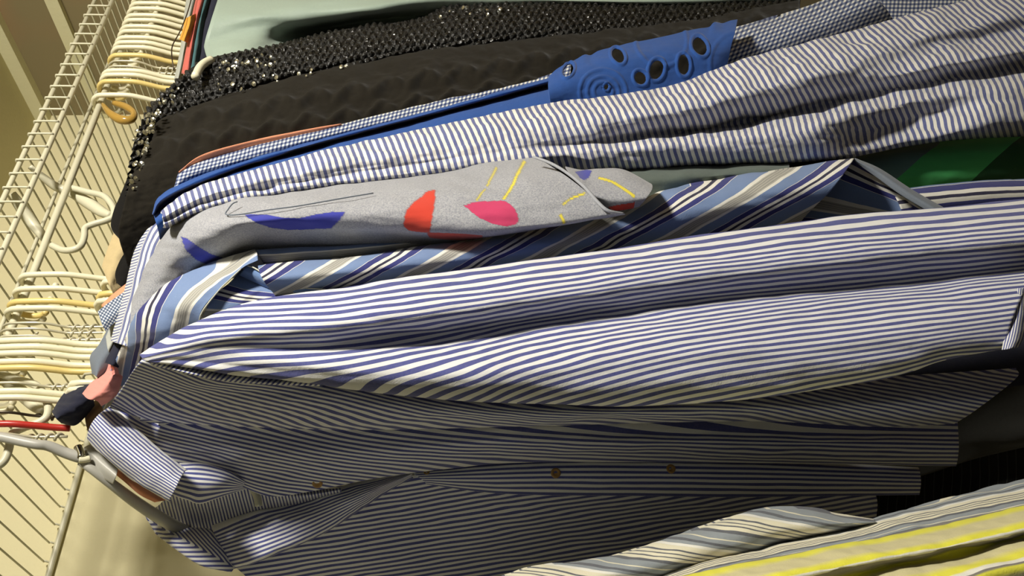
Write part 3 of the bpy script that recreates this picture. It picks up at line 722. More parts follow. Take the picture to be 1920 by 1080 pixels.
prints = [(stroke((984, 302), (962, 344), 3.2), YE), (stroke((962, 344), (944, 373), 3), YE), (stroke((932, 315), (912, 345), 2), YE), (stroke((910, 348), (893, 374), 1.8), YE),
          (stroke((1098, 362), (1068, 373), 2.4), YE), (stroke((1068, 373), (1056, 384), 2.2), YE), (stroke((1050, 402), (1058, 418), 3), YE),
          (leaf1, BL), (leaf2, BL), (leaf3, RD), (leaf3b, RD), (leaf4, PK)]
sheet('sleeve', [
    G(0, .60, (262, 540, .66), (285, 480, .64), (335, 420), (430, 388), (640, 356), (860, 328), (985, 305)),
    G(0, .55, (258, 545, .655), (280, 490, .63), (306, 445, .60), (334, 413, .58), (380, 392, .56), (430, 379), (520, 366), (640, 348), (780, 332), (860, 318), (940, 303), (1000, 294)),
    G(1, .515, (248, 560, .65), (285, 490, .61), (340, 432, .555), (430, 400, .525), (640, 374, .515), (860, 350, .50), (1050, 322, .495)),
    G(2, .505, (246, 580, .645), (300, 508, .60), (370, 448, .54), (470, 415, .512), (640, 400, .505), (860, 385, .49), (1095, 356, .485)),
    G(3, .512, (244, 600, .645), (320, 520, .60), (400, 466, .55), (500, 437, .532), (700, 430, .515), (950, 422, .492), (1140, 394, .485)),
    G(4, .545, (242, 620, .65), (330, 540, .61), (420, 486, .58), (500, 466, .567), (700, 446, .54), (950, 434, .503), (1172, 402, .49)),
    G(5, .575, (242, 640, .66), (330, 565, .63), (420, 528, .62), (500, 505, .61), (700, 472, .575), (950, 440, .53), (1165, 400, .51)),
], M['heather'], g, nu=460, nv=130, thick=.012, wr=.003, wrs=(6, 9), prints=prints, seed=31)
sheet('sleeve_opening', [
    G(0, .53, (1060, 312), (1090, 318), (1125, 316), (1170, 318), (1222, 345)),
    G(1, .512, (1062, 318), (1095, 328), (1130, 326), (1172, 326), (1224, 350)),
    G(2, .502, (1078, 336), (1110, 345), (1140, 348), (1180, 352), (1222, 358)),
    G(3, .50, (1098, 360), (1125, 370), (1150, 374), (1180, 374), (1212, 372)),
    G(4, .512, (1120, 384), (1140, 390), (1155, 395), (1180, 392), (1198, 388)),
], M['heather'], g, nu=90, nv=50, thick=.004, wr=.0015, seed=32,
    prints=[([(1078, 322), (1100, 318), (1110, 320), (1104, 332), (1096, 338), (1088, 334)], BL), (stroke((1122, 333), (1150, 342), 2.5), YE), (stroke((1150, 342), (1190, 370), 2.8), YE),
            ([(1140, 388), (1160, 384), (1190, 378), (1188, 392), (1165, 398), (1146, 396)], RD)])
ptube('sleeve_hem', [(1000, 294, .50), (1030, 305, .492), (1060, 322, .488), (1095, 350, .482), (1120, 378, .480), (1140, 395, .480), (1170, 401, .484)], [.0012, .0014, .0014, .0015, .0015, .0015, .001], M['heatherplain'], g, seg=8)
ptube('pocket_seam', [(445, 378, .522), (436, 382, .521), (428, 392, .521), (424, 402, .519), (450, 402, .514), (500, 394, .509), (560, 386, .507), (640, 372, .507), (700, 362, .508)],
      .0006, M['slate'], g, seg=6)
# slate sleeve behind it
g = garment('slate_sleeve_top', (1300, 330, .58), 'dark slate green strip of garment between leaf print cuff and seersucker sleeve', 'top')
sheet('sleeve', [G(0, .60, (1120, 328), (1200, 315), (1300, 309), (1480, 303)), G(1, .575, (1120, 332), (1200, 320), (1300, 315), (1480, 308)), G(2, .565, (1130, 345), (1215, 340), (1310, 330), (1480, 320)), G(3, .58, (1150, 375), (1230, 372), (1330, 350), (1480, 340))],
      M['darkgreen'], g, nu=80, nv=24, thick=.01, wr=.003)

# seersucker ---------------------------------------------------------------------
def suv(x, y, t, v):
    yy = y - (330 - .1 * (x - 400))
    return ((x - .30 * yy + .0006 * min(0, yy) ** 2 * 4) / 12.7, y / 12.7)
g = garment('seersucker_shirt', (235, 560, .74), 'crinkled blue and white seersucker shirt with stripes running across its long sleeve', 'shirt')
sheet('sleeve', [
    G(0, .63, (335, 385), (400, 352), (600, 298), (800, 252), (1000, 212), (1280, 165), (1400, 120), (1600, 70), (1750, 28), (1850, 10), (1940, 5)),
    G(0, .57, (303, 396), (345, 364), (400, 340), (500, 312), (600, 285), (700, 262), (800, 240), (1000, 200), (1200, 172), (1280, 154), (1400, 110), (1500, 84), (1600, 58), (1700, 30), (1800, 5), (1860, -8), (1940, -20)),
    G(1, .545, (304, 402), (400, 352), (600, 300), (800, 258), (1000, 220), (1280, 178), (1400, 140), (1600, 92), (1750, 58), (1860, 35), (1940, 20)),
    G(2, .535, (304, 408, .541), (400, 362, .541), (600, 316, .541), (800, 280, .541), (1000, 246, .541), (1280, 205), (1400, 175), (1540, 140, .535), (1650, 112, .54), (1750, 90, .55), (1860, 70, .56), (1940, 58, .56)),
    G(3, .55, (305, 412, .545), (400, 370, .545), (600, 328, .545), (800, 298, .545), (1000, 268, .545), (1280, 232, .555), (1400, 214, .565), (1540, 178, .56), (1650, 148, .55), (1750, 125, .54), (1860, 105, .535), (1940, 92, .535)),
    G(3.5, .575, (306, 416, .548), (400, 376, .548), (600, 335, .548), (800, 306, .548), (1000, 278, .548), (1280, 248, .58), (1400, 228, .59), (1540, 198, .585), (1650, 175, .575), (1750, 155, .57), (1860, 135, .57), (1940, 120, .57)),
    G(4, .545, (306, 420, .545), (400, 380, .545), (600, 340, .545), (800, 314, .545), (1000, 288, .545), (1280, 262, .548), (1400, 248, .545), (1540, 228, .54), (1650, 203, .55), (1750, 180, .55), (1860, 162, .545), (1940, 150, .545)),
    G(5, .55, (307, 424, .549), (400, 388, .549), (600, 350, .549), (800, 325, .549), (1000, 300, .549), (1280, 284), (1400, 278), (1540, 262, .55), (1650, 240, .575), (1750, 212, .57), (1860, 195, .55), (1940, 185, .55)),
    G(6, .575, (308, 428, .566), (400, 396, .566), (600, 360, .566), (800, 338, .566), (1000, 315, .566), (1180, 318), (1300, 308), (1450, 304), (1600, 290, .575), (1700, 268, .58), (1800, 250, .57), (1940, 228, .565)),
    G(7, .62, (336, 424), (400, 394), (600, 362), (800, 340), (1000, 318), (1200, 314), (1450, 303), (1600, 292), (1700, 275), (1800, 262), (1940, 255)),
], M['seer'], g, nu=360, nv=120, thick=.015, wr=.0035, wrs=(14, 16), uv=suv, seed=41)
sheet('shoulder', [
    G(0, .70, (215, 640), (238, 560), (250, 505), (268, 440), (300, 398), (345, 366, .62)),
    G(0, .675, (208, 640), (230, 560), (243, 505), (258, 450), (280, 410), (310, 388), (340, 368, .595)),
    G(2, .655, (224, 645), (246, 570), (262, 505), (278, 450), (298, 418), (335, 392, .585)),
    G(4, .65, (238, 650), (262, 580), (280, 515), (296, 460), (318, 430), (345, 412, .585)),
    G(6, .67, (250, 660), (280, 590), (298, 530), (318, 480), (340, 445), (368, 415, .60)),
], M['seer_long'], g, nu=110, nv=40, thick=.01, wr=.001, seed=42, uv=lambda x, y, t, v: (0, v * 1.05) if v > 1.4 else (0, (y + .35 * x) / 5.2))

# royal blue ----------------------------------------------------------------------
back_panel(g, 'seer_long', .60, .585, .66, .99, .29, -.36, 4)
g = garment('royal_blue_top', (290, 390, .66), 'plain royal blue top with cutwork eyelets on its sleeve end, between gingham and seersucker', 'top')
sheet('sleeve', [
    G(0, .64, (300, 378), (350, 352), (430, 325), (600, 278), (800, 226), (1035, 160)),
    G(0, .61, (286, 400), (300, 368), (345, 342), (430, 312), (600, 262), (800, 210), (1035, 145)),
    G(1, .598, (287, 402), (312, 370), (430, 318), (600, 267), (800, 215), (1035, 152)),
    G(2, .638, (288, 404), (320, 376), (430, 325), (600, 273), (800, 222), (1035, 160)),
    G(3, .60, (290, 410), (330, 382), (430, 333), (600, 282), (800, 231), (1035, 172)),
    G(4, .605, (296, 430), (345, 400), (430, 365), (600, 320), (800, 280), (1035, 240)),
    G(5, .64, (300, 450), (350, 420), (430, 385), (600, 345), (800, 300), (1035, 260)),
], M['royal'], g, nu=140, nv=40, thick=.008, wr=.002, seed=51)
back_panel(g, 'royal', .655, .62, .70, .99, .28, -.2, 5)
HOL = [(1066, 134, 9, 14, .5), (1159, 107, 11, 15, -.5), (1200, 147, 11, 13, -.5), (1230, 132, 13, 18, .3), (1281, 123, 11, 18, -.1), (1312, 88, 13, 18, -.35), (1136, 164, 5, 6, 0)]
def eb(x, y, v):
    d = 0
    for (hx, hy, rx, ry, an) in HOL:
        dx, dy = x - hx, y - hy; c, s = math.cos(an), math.sin(an)
        r = math.sqrt(((dx * c + dy * s) / rx) ** 2 + ((-dx * s + dy * c) / ry) ** 2)
        d += .0022 * math.exp(-((r - 1.22) / .16) ** 2)
    r = math.hypot(x - 1130, (y - 172) * 1.1)
    for q in (18, 30, 44): d += .0013 * math.exp(-((r - q) / 3.0) ** 2)
    r = math.hypot(x - 1240, y - 78); d += .0012 * math.exp(-((r - 48) / 3.5) ** 2)
    r = math.hypot(x - 1390, y - 120); d += .0012 * math.exp(-((r - 60) / 4) ** 2)
    return d
sc_top = [(1030, 145), (1042, 133), (1056, 124), (1070, 118), (1082, 112), (1096, 104), (1108, 105), (1122, 97), (1140, 92), (1158, 88), (1180, 82), (1205, 78), (1230, 73), (1262, 66), (1285, 60), (1310, 55), (1330, 52), (1340, 43), (1355, 45), (1370, 40), (1383, 38)]
sheet('eyelet_cuff', [
    [(x, y, .585, 0) for x, y in sc_top],
    G(1, .572, (1028, 165), (1100, 130), (1180, 108), (1260, 92), (1330, 76), (1378, 62)),
    G(2, .575, (1030, 185), (1100, 160), (1180, 140), (1260, 120), (1330, 105), (1370, 88)),
    G(3, .59, (1035, 205), (1100, 195), (1180, 180), (1260, 160), (1330, 142), (1362, 122)),
    G(4, .605, (1040, 230), (1100, 225), (1180, 215), (1260, 195), (1330, 170), (1358, 150)),
], M['royal'], g, nu=330, nv=170, wr=.0015, wrs=(14, 14), holes=HOL, bump=eb, seed=52)

# gingham --------------------------------------------------------------------------
g = garment('gingham_shirt', (350, 320, .66), 'small navy and white gingham shirt showing above the royal blue top', 'shirt')
guv = lambda x, y, t, v: ((x + .25 * y) / 7.2, (y - (-.245) * (x - 400) * 1.0) / 6.6)
sheet('sleeve', [
    G(0, .665, (340, 325), (420, 296), (600, 250), (800, 200), (1060, 132)),
    G(0, .64, (328, 345), (345, 314), (420, 289), (600, 243), (800, 193), (1000, 149), (1070, 120)),
    G(1, .63, (326, 360), (350, 330), (420, 306), (600, 256), (800, 206), (1070, 140)),
    G(2, .65, (326, 380), (360, 355), (430, 330), (600, 280), (800, 235), (1070, 170)),
], M['gingham'], g, nu=140, nv=20, thick=.008, wr=.001, uv=guv, seed=61)
sheet('sleeve', [
    G(0, .66, (1340, 70), (1400, 52), (1480, 30), (1560, 5), (1620, -20)),
    G(0, .63, (1335, 64), (1400, 46), (1480, 24), (1540, 2), (1600, -25)),
    G(1, .61, (1340, 90), (1400, 72), (1480, 50), (1560, 26), (1640, -5)),
    G(2, .62, (1345, 120), (1420, 102), (1500, 76), (1580, 48), (1660, 15)),
    G(3, .65, (1350, 150), (1430, 130), (1520, 104), (1600, 80), (1680, 45)),
    G(4, .69, (1360, 170), (1440, 150), (1540, 125), (1620, 100), (1700, 70)),
], M['gingham'], g, nu=100, nv=44, thick=.01, wr=.002, seed=62, uv=lambda x, y, t, v: ((x + .42 * y) / 8.2, (y + .36 * x) / 7.6))
sheet('body', [
    G(0, .70, (1540, 10), (1640, -20), (1760, -30), (1880, -30)),
    G(1, .69, (1540, 40), (1640, 15), (1760, -2), (1880, -10)),
    G(2, .69, (1540, 80), (1640, 60), (1760, 35), (1860, 20)),
    G(3, .70, (1540, 130), (1640, 110), (1760, 80), (1860, 50)),
], M['gingham'], g, nu=70, nv=34, thick=.01, wr=.002, seed=63, uv=lambda x, y, t, v: ((x + .1 * y) / 7.6, (y + .02 * x) / 7.2))
g = garment('peach_blouse', (400, 300, .64), 'peach garment edge peeking out along the gingham sleeve against the black knit', 'top')
sheet('sleeve', [G(0, .642, (340, 322), (380, 295), (460, 271), (570, 247), (640, 235)), G(1, .632, (335, 322), (378, 291), (460, 267), (570, 244), (640, 232)), G(2, .645, (340, 335), (385, 308), (460, 285), (570, 262), (640, 245))], M['peach'], g, nu=50, nv=10, thick=.004, wr=.0005)

# black cable knit -------------------------------------------------------------------
def kb(x, y, v):
    d = 0
    yy = y - (205 - .17 * (x - 600))
    a = (x * 1.0) / 34.0
    for off, ph in ((-22, 0), (22, .5)):
        q = yy - off - 7 * math.sin((a + ph) * math.pi)
        d += .008 * math.exp(-(q / 11) ** 2) * (.55 + .45 * abs(math.sin((a + ph) * math.pi + yy * .06)))
    d += .0016 * noise.fractal(Vector((x * .05, y * .08, 3)), 1, 2, 3)
    return d
g = garment('cable_knit_sweater', (240, 370, .635), 'black cable knit sweater between the sequin garment and the gingham shirt', 'sweater')
sheet('sleeve', [
    G(0, .715, (290, 290), (360, 250), (480, 190), (700, 125), (1000, 80), (1300, 40), (1500, 10)),
    G(0, .675, (262, 290), (330, 215), (480, 165), (700, 112), (1000, 72), (1300, 35), (1500, 0)),
    G(1, .650, (250, 320), (330, 255), (480, 200), (700, 145), (1000, 100), (1300, 60), (1500, 20)),
    G(2, .640, (240, 355), (330, 300), (480, 240), (700, 185), (1000, 130), (1300, 90), (1500, 45)),
    G(3, .645, (230, 395), (320, 345), (480, 290), (700, 235), (1000, 175), (1300, 130), (1500, 80)),
    G(4, .655, (222, 440), (320, 390), (480, 330), (700, 270), (1000, 210), (1300, 170), (1500, 120)),
    G(5, .685, (240, 500), (330, 440), (480, 370), (700, 310), (1000, 250), (1300, 210), (1500, 160)),
], M['knit'], g, nu=330, nv=110, thick=.02, wr=.004, wrs=(8, 8), bump=kb, seed=71)
sheet('collar', [
    G(0, .70, (250, 318), (232, 360), (216, 400), (214, 430), (236, 456), (258, 492)),
    G(1, .685, (247, 318), (229, 360), (212, 402), (211, 430), (232, 458), (252, 496)),
    G(2, .672, (262, 325), (245, 370), (234, 405), (238, 435), (252, 460), (262, 500)),
    G(3, .675, (290, 340), (272, 390), (266, 425), (272, 455), (278, 480), (285, 510)),
    G(4, .69, (310, 350), (290, 400), (285, 435), (290, 465), (296, 490), (300, 515)),
], M['black'], g, nu=60, nv=30, thick=.015, wr=.001, seed=72)

# black sequin mesh -------------------------------------------------------------------
def sb(x, y, v):
    px = 13.0; a = x / px; b = (y + .25 * x) / (px * .8)
    if int(math.floor(b)) % 2: a += .5
    fx = a - math.floor(a) - .5; fy = b - math.floor(b) - .5
    return .0055 * max(0, 1 - 4.2 * (fx * fx + fy * fy)) - .001
g = garment('sequin_cardigan', (280, 200, .655), 'black openwork garment covered in sequins, in front of the pale mint top', 'cardigan')
sheet('sleeve', [
    G(0, .735, (300, 190), (350, 150), (405, 118), (500, 96), (640, 62), (780, 45), (860, 20), (1000, 6), (1250, 6), (1500, 0)),
    G(0, .700, (282, 200, .675), (335, 150, .68), (392, 112, .68), (500, 90, .685), (640, 58), (780, 38), (840, 12), (920, 4), (1000, 2), (1250, 4), (1500, -4)),
    G(1, .680, (262, 240, .655), (330, 180), (420, 136), (540, 106), (700, 78), (860, 45), (1000, 30), (1250, 26), (1500, 10)),
    G(2, .675, (246, 285, .645), (320, 210), (440, 158), (560, 128), (720, 95), (880, 68), (1000, 56), (1250, 50), (1500, 28)),
    G(3, .685, (238, 340, .645), (310, 250), (450, 178), (580, 142), (740, 110), (900, 86), (1020, 75), (1250, 68), (1500, 44)),
    G(4, .715, (235, 400, .650), (310, 290), (450, 200), (580, 160), (740, 125), (900, 100), (1020, 90), (1250, 84), (1500, 60)),
], M['sequin'], g, nu=620, nv=130, thick=.02, wr=.002, wrs=(8, 8), bump=sb, seed=81)
random.seed(11)
dm = []
for (x0, y0, x1, y1, n_, Yd) in ((282, 205, 240, 350, 46, .640), (330, 160, 250, 260, 26, .650), (400, 125, 500, 110, 26, .670), (400, 160, 690, 125, 22, .667), (820, 20, 960, 14, 10, .675)):
    for k in range(n_):
        t = random.random(); x = x0 + (x1 - x0) * t + random.uniform(-2, 16); y = y0 + (y1 - y0) * t + random.uniform(-9, 12)
        p = P(x, y, Yd + random.uniform(-.003, .004)); r = random.uniform(.0016, .0034)
        nn = (Vector((-.62, -.655, .3)) + Vector((random.uniform(-.4, .4), random.uniform(-.4, .4), random.uniform(-.4, .4)))).normalized()
        a = nn.orthogonal().normalized(); b = nn.cross(a)
        vs = [p + nn * .0006] + [p + (a * math.cos(q * math.pi / 4) + b * math.sin(q * math.pi / 4)) * r for q in range(8)] + [p - nn * .0006]
        fs = [(0, 1 + q, 1 + (q + 1) % 8) for q in range(8)] + [(9, 1 + (q + 1) % 8, 1 + q) for q in range(8)]
        me = bpy.data.meshes.new('s'); me.from_pydata([tuple(v) for v in vs], [], fs); dm.append(me)
tag(link('sequins', merge_meshes('sequins', dm), M['disc'], g, False), kind='stuff')

# mint ---------------------------------------------------------------------------------
g = garment('mint_top', (400, 60, .660), 'pale mint satin top with soft folds at the far end, above the black sequin garment', 'top')
sheet('body', [
    G(0, .710, (420, -60), (560, -60), (800, -60), (1100, -60), (1500, -60)),
    G(1, .695, (412, -15), (520, -20), (700, -25), (900, -22), (1150, -20), (1500, -30)),
    G(2, .685, (398, 30), (480, 25), (600, 8), (740, 0), (900, -8), (1150, 0), (1500, -8)),
    G(3, .700, (384, 78), (480, 55), (600, 38, .705), (700, 22, .695), (820, 8), (1150, 10), (1500, 5)),
    G(4, .745, (384, 95, .70), (480, 85, .70), (600, 55, .785), (700, 38, .770), (820, 28), (1150, 25), (1500, 20)),
    G(5, .740, (394, 125, .70), (480, 115, .70), (600, 95), (720, 75), (840, 50), (1150, 45), (1500, 40)),
    G(6, .760, (402, 160, .71), (480, 150, .71), (600, 130), (720, 110), (840, 90), (1150, 70), (1500, 60)),
], M['mint'], g, nu=140, nv=70, thick=.02, wr=.005, wrs=(3, 8), seed=91)
ptube('strap', [(396, 112, .675), (384, 118, .670), (374, 128, .665), (366, 144, .660)], .0055, M['whiteplastic'], g)
for nm, mt, lab, pts, Yq in (
    ('dark_navy_top', 'navyc', 'dark navy garment behind the left edge of the pale mint top', [((395, -20), (378, 40), (372, 90), (362, 140)), ((425, -20), (408, 40), (396, 90), (400, 140))], .730),
    ('teal_top', 'teal', 'teal garment squeezed between coral and dark navy cloth at the far end', [((382, -20), (366, 40), (355, 90), (348, 145)), ((400, -20), (384, 40), (378, 90), (368, 150))], .725),
    ('coral_top', 'coral', 'coral red garment strip beside the teal one at the far end of the rail', [((372, -20), (362, 20), (352, 75), (340, 138)), ((392, -20), (380, 20), (368, 75), (358, 142))], .720),
    ('orange_top', 'orange', 'orange garment corner right of the tight far row of hangers', [((346, 35), (344, 50), (340, 62), (336, 74)), ((368, 25), (364, 45), (358, 62), (352, 80))], .710),
    ('pale_pink_top', 'palegrey', 'pale pinkish garment edge along the ends of the far hangers', [((352, -20), (346, 20), (338, 90), (326, 150)), ((376, -20), (366, 20), (354, 80), (340, 150))], .740)):
    g = garment(nm, (*pts[0][1], Yq), lab, 'top')
    a, b = pts
    mid = tuple(((p[0] + q[0]) / 2, (p[1] + q[1]) / 2) for p, q in zip(a, b))
    sheet('body', [G(0, Yq, *a), G(1, Yq - .012, *mid), G(2, Yq, *b)], M[mt], g, nu=40, nv=14, thick=.012, wr=.002)

# green --------------------------------------------------------------------------------
g = garment('green_jersey', (1750, 300, .62), 'bright green and dark green garment below the seersucker sleeve', 'top')
sheet('body', [
    G(0, .66, (1540, 310), (1640, 285), (1750, 265), (1850, 250), (1940, 240)),
    G(0, .63, (1540, 318), (1640, 295), (1750, 275), (1850, 262), (1940, 252)),
    G(1, .62, (1560, 335), (1660, 318), (1760, 300), (1850, 290), (1940, 280)),
    G(2, .63, (1580, 360), (1680, 345), (1760, 335), (1850, 325), (1940, 315)),
    G(3, .66, (1600, 390), (1700, 380), (1760, 370), (1850, 360), (1940, 350)),
], M['green'], g, nu=100, nv=40, thick=.01, wr=.004, wrs=(8, 8), seed=101, uv=lambda x, y, t, v: (min(.99, max(0, (x + 1.15 * (y - 300) - 1590) / 440)), v))

# neck ends of the garments on the crowded hangers --------------------------------------
def scrap(name, mt, lab, cat, guides, nu=40, nv=20, **kw):
    g = garment(name, (guides[0][0][0], guides[0][0][1], guides[0][0][2]), lab, cat)
    sheet(kw.pop('part', 'collar'), guides, M[mt], g, nu=nu, nv=nv, thick=kw.pop('thick', .012), **kw); return g
scrap('beige_blouse', 'beige', 'beige blouse collar hanging from the first white hanger after the bare rod', 'blouse', [
    G(0, .735, (216, 430), (206, 455), (195, 485), (191, 500)), G(1, .725, (232, 440), (224, 465), (212, 500), (205, 535)), G(2, .735, (252, 465), (246, 490), (236, 520), (215, 560)), G(3, .75, (272, 480), (262, 510), (245, 540), (220, 580))], wr=.004, wrs=(20, 20))
scrap('brown_black_top', 'black', 'black top with a rounded neck beside the beige blouse collar', 'top', [
    G(0, .715, (236, 470), (224, 490), (216, 512), (218, 530)), G(1, .705, (255, 465), (245, 490), (235, 515), (228, 538)), G(2, .715, (280, 470), (268, 500), (255, 530), (238, 548))], wr=.003)
scrap('peach_camisole', 'peach', 'peach camisole neck just above the teal gingham collar', 'top', [
    G(0, .70, (250, 522), (228, 538), (206, 556), (190, 572)), G(1, .69, (252, 530), (232, 548), (212, 566), (196, 580)), G(2, .70, (252, 545), (235, 562), (218, 578), (205, 592))], wr=.001)
scrap('gingham_collar_shirt', 'gingham2', 'teal and white gingham collar in front of the peach camisole', 'shirt', [
    G(0, .69, (250, 535), (225, 552), (200, 570), (183, 584)), G(1, .68, (250, 550), (228, 570), (206, 590), (190, 605)), G(2, .685, (250, 575), (232, 592), (212, 608), (198, 622))], nv=20, wr=.001,
    uv=lambda x, y, t, v: ((x + .6 * y) / 6.0, (y - .6 * x) / 6.0))
scrap('rib_knit_top', 'palegrey', 'pale grey ribbed top with a folded edge left of the seersucker shoulder', 'top', [
    G(0, .70, (242, 545), (228, 570), (212, 600), (198, 632)), G(1, .69, (250, 560), (236, 590), (220, 620), (202, 655)), G(2, .70, (258, 575), (244, 605), (228, 635), (210, 670))], wr=.001)
scrap('slate_denim_shirt', 'slate', 'slate grey denim garment rounded over its hanger below the thick white hangers', 'shirt', [
    G(0, .72, (205, 610), (186, 645), (169, 668), (172, 700)), G(1, .705, (222, 620), (202, 655), (186, 680), (180, 706)), G(2, .715, (238, 630), (222, 665), (206, 695), (186, 712))], wr=.001, nv=24)
scrap('black_strap_top', 'navyc', 'black strap running diagonally between the grey ribbed top and wide striped shirt', 'top', [
    G(0, .688, (300, 500), (262, 560), (232, 610), (196, 680)), G(1, .682, (312, 500), (272, 562), (242, 615), (210, 685)), G(2, .69, (325, 505), (284, 568), (252, 622), (222, 690))], nu=50, wr=.0008, thick=.004, part='strap')
scrap('pink_terry_top', 'pink', 'salmon pink terry garment between the dark navy one and the wide striped shirt', 'top', [
    G(0, .71, (205, 678), (196, 700), (172, 716), (154, 738)), G(1, .69, (214, 680), (208, 706), (188, 728), (165, 748)), G(2, .695, (222, 690), (214, 718), (200, 740), (182, 752)), G(3, .71, (232, 700), (222, 735), (206, 752), (190, 762))], wr=.003, wrs=(20, 20), nu=50, nv=30)
scrap('navy_top', 'navyc', 'dark navy garment bunched over its hanger left of the pink terry', 'top', [
    G(0, .745, (168, 714), (140, 718), (116, 742), (97, 772)), G(1, .725, (172, 728), (150, 735), (126, 758), (102, 780)), G(2, .725, (175, 745), (155, 755), (132, 775), (108, 788)), G(3, .745, (178, 760), (160, 782), (140, 798), (115, 794))], wr=.003, wrs=(20, 20), nu=50, nv=30)
scrap('tan_top', 'tan', 'tan garment tucked between the dark navy and the pink terry ones', 'top', [
    G(0, .755, (185, 745), (170, 758), (158, 772)), G(1, .745, (190, 758), (175, 775), (160, 790)), G(2, .755, (195, 775), (180, 795), (165, 810))], wr=.002)
scrap('red_top', 'coral', 'small red garment corner against the tip of the narrow striped collar', 'top', [
    G(0, .775, (180, 778), (170, 785), (164, 797)), G(1, .77, (185, 785), (175, 795), (166, 808)), G(2, .775, (190, 795), (180, 806), (170, 818))], wr=.001)
scrap('skin_lining_top', 'peach', 'pale peach lining showing beside the collar of the narrow striped shirt', 'top', [
    G(0, .80, (190, 850), (230, 880), (262, 905), (310, 938)), G(1, .795, (200, 862), (240, 900), (265, 920), (300, 940)), G(2, .80, (205, 880), (235, 905), (262, 928), (290, 942))], wr=.001)

# near shirts at the frame's lower corner ------------------------------------------------
g = garment('grey_striped_shirt', (1300, 1000, .58), 'grey, cream and white striped shirt with twisting folds next to the yellow striped one', 'shirt')
sheet('sleeve', [
    G(0, .60, (900, 1110), (1000, 1068), (1150, 1042), (1300, 1000), (1420, 965), (1500, 960), (1560, 970), (1650, 978)),
    G((0, 2.2), .57, (905, 1095), (960, 1074), (1010, 1060), (1080, 1055), (1160, 1040), (1280, 1000), (1380, 966), (1440, 953), (1520, 953), (1570, 964), (1640, 973)),
    G((.7, 2.6), .55, (920, 1110), (1000, 1085), (1100, 1074), (1200, 1052), (1320, 1010), (1420, 980), (1510, 970), (1580, 976), (1640, 977)),
    G((1.5, 3.0), .55, (960, 1130), (1060, 1105), (1160, 1085), (1260, 1062), (1360, 1030), (1450, 1003), (1530, 990), (1600, 984), (1645, 980)),
    G((2.4, 3.3), .57, (1000, 1150), (1120, 1118), (1220, 1092), (1320, 1066), (1400, 1042), (1480, 1018), (1560, 1000), (1610, 990), (1650, 983)),
    G((2.8, 3.5), .61, (1010, 1165), (1130, 1130), (1230, 1105), (1330, 1078), (1410, 1052), (1490, 1028), (1570, 1008), (1620, 996), (1660, 988)),
], M['greystripe'], g, nu=150, nv=60, thick=.02, wr=.002, wrs=(8, 14), seed=111, uv=lambda x, y, t, v: (t, (y - .36 * x) / 100.0 + .22 * v))
sheet('body', [
    G(0, .60, (1150, 1110), (1280, 1075), (1420, 1035), (1600, 985), (1750, 945), (1940, 900)),
    G((0, -.5), .565, (1150, 1100), (1280, 1064), (1420, 1026), (1540, 1003), (1660, 968), (1780, 935), (1860, 915), (1940, 895)),
    G((.5, .3), .54, (1180, 1110), (1300, 1076), (1440, 1040), (1560, 1016), (1680, 985), (1780, 962), (1860, 944), (1940, 925)),
    G((1.2, 1.2), .53, (1200, 1130), (1320, 1095), (1460, 1060), (1600, 1034), (1720, 1005), (1940, 965)),
    G((2, 2), .55, (1220, 1160), (1360, 1125), (1500, 1090), (1640, 1060), (1760, 1030), (1940, 1000)),
], M['greystripe'], g, nu=160, nv=50, thick=.02, wr=.002, wrs=(8, 14), seed=112)
back_panel(g, 'greystripe', .20, .215, .575, .98, .30, -.42, 6, .05)
g = garment('yellow_striped_shirt', (1700, 1040, .50), 'yellow, beige and grey wide striped shirt in the near lower corner', 'shirt')
sheet('body', [
    G(-.05, .535, (1250, 1095), (1400, 1058), (1560, 1030), (1700, 1000), (1820, 975), (1940, 945)),
    G(.05, .51, (1250, 1088), (1400, 1054), (1500, 1037), (1600, 1018), (1700, 997), (1800, 975), (1880, 957), (1940, 943)),
    G(.45, .485, (1280, 1105), (1440, 1070), (1560, 1045), (1700, 1015), (1820, 990), (1940, 962)),
    G(.95, .475, (1330, 1125), (1500, 1082), (1640, 1052), (1760, 1030), (1860, 1008), (1940, 990)),
    G(1.10, .49, (1360, 1140), (1520, 1100), (1660, 1065), (1780, 1040), (1860, 1020), (1940, 1000)),
    G(1.6, .475, (1400, 1160), (1560, 1115), (1700, 1078), (1800, 1055), (1940, 1020)),
    G(2.1, .46, (1440, 1180), (1600, 1140), (1740, 1105), (1840, 1080), (1940, 1055)),
    G(2.8, .47, (1480, 1220), (1640, 1180), (1780, 1150), (1880, 1125), (1940, 1110)),
], M['yellow'], g, nu=160, nv=80, thick=.03, wr=.002, wrs=(8, 14), seed=113)

back_panel(g, 'yellow', .15, .165, .56, .98, .30, -.42, 7, .05)
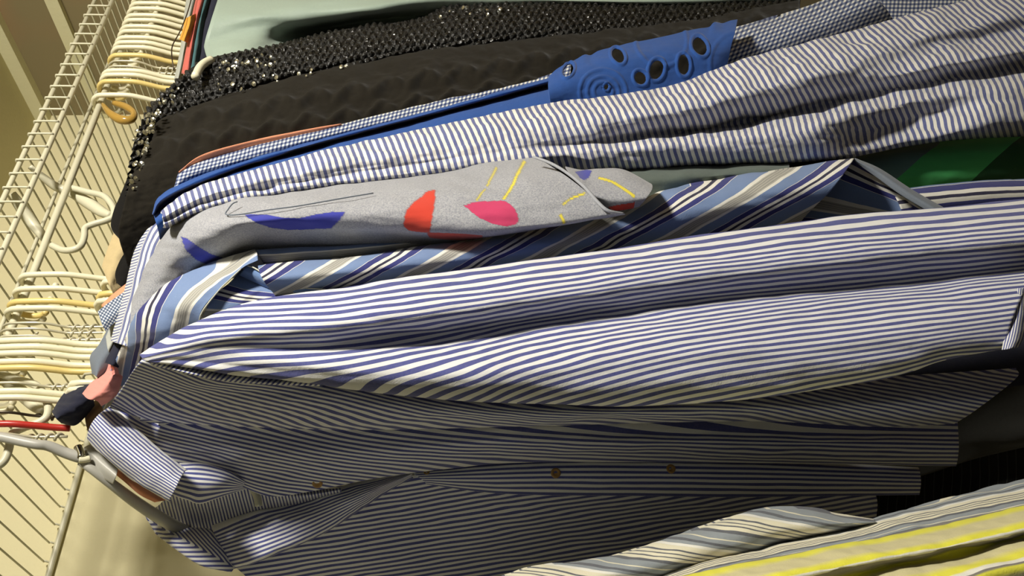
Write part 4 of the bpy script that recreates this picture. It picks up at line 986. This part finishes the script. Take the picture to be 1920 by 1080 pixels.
# dark clothes low in the background -------------------------------------------------------
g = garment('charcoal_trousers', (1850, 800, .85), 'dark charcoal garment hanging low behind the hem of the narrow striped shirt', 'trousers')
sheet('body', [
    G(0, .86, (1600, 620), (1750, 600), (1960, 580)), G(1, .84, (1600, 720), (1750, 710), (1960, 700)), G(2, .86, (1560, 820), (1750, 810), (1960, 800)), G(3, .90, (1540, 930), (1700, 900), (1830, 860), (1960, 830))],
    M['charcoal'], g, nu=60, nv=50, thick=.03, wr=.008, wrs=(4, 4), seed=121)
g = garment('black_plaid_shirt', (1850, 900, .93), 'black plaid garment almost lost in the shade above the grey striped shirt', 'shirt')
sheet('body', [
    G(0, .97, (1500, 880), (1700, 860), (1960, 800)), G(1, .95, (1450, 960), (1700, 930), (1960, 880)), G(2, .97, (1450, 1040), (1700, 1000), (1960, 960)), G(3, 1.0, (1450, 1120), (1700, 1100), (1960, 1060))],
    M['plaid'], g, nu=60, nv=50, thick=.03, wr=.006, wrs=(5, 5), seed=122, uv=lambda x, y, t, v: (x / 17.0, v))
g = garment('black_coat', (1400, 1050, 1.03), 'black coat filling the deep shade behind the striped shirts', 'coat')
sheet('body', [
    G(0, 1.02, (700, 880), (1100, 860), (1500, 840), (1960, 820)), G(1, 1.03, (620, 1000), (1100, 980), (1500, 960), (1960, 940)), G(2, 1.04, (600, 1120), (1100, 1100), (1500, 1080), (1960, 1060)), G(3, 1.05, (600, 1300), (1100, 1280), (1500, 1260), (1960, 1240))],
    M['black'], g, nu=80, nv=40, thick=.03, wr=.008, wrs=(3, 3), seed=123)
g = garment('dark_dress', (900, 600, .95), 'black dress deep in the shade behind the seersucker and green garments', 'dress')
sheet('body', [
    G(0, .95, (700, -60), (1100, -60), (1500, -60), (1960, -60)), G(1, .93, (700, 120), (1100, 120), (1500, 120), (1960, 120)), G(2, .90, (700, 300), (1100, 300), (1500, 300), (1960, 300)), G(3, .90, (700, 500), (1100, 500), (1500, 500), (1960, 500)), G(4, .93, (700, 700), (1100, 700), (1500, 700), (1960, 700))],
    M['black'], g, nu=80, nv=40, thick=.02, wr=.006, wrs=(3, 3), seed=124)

cl = ptube('amber_clip', [(193, 196, .762), (206, 212, .75), (226, 224, .745), (246, 224, .745), (251, 212, .75), (236, 200, .757), (214, 193, .762)], [.003, .005, .0065, .0055, .0045, .005, .004], M['clearplastic'])
tag(cl, 'amber translucent plastic clip hanging on the rod beside the nearest hanger of the far row', 'clip')
cd_ = ptube('loose_string', [(362, -15, .70), (352, 22, .70), (338, 58, .698), (324, 84, .70), (322, 104, .70), (326, 132, .71)], .0009, M['darkwire'], seg=6)
tag(cd_, 'thin dark string draped across the necks of the far white hangers', 'string')
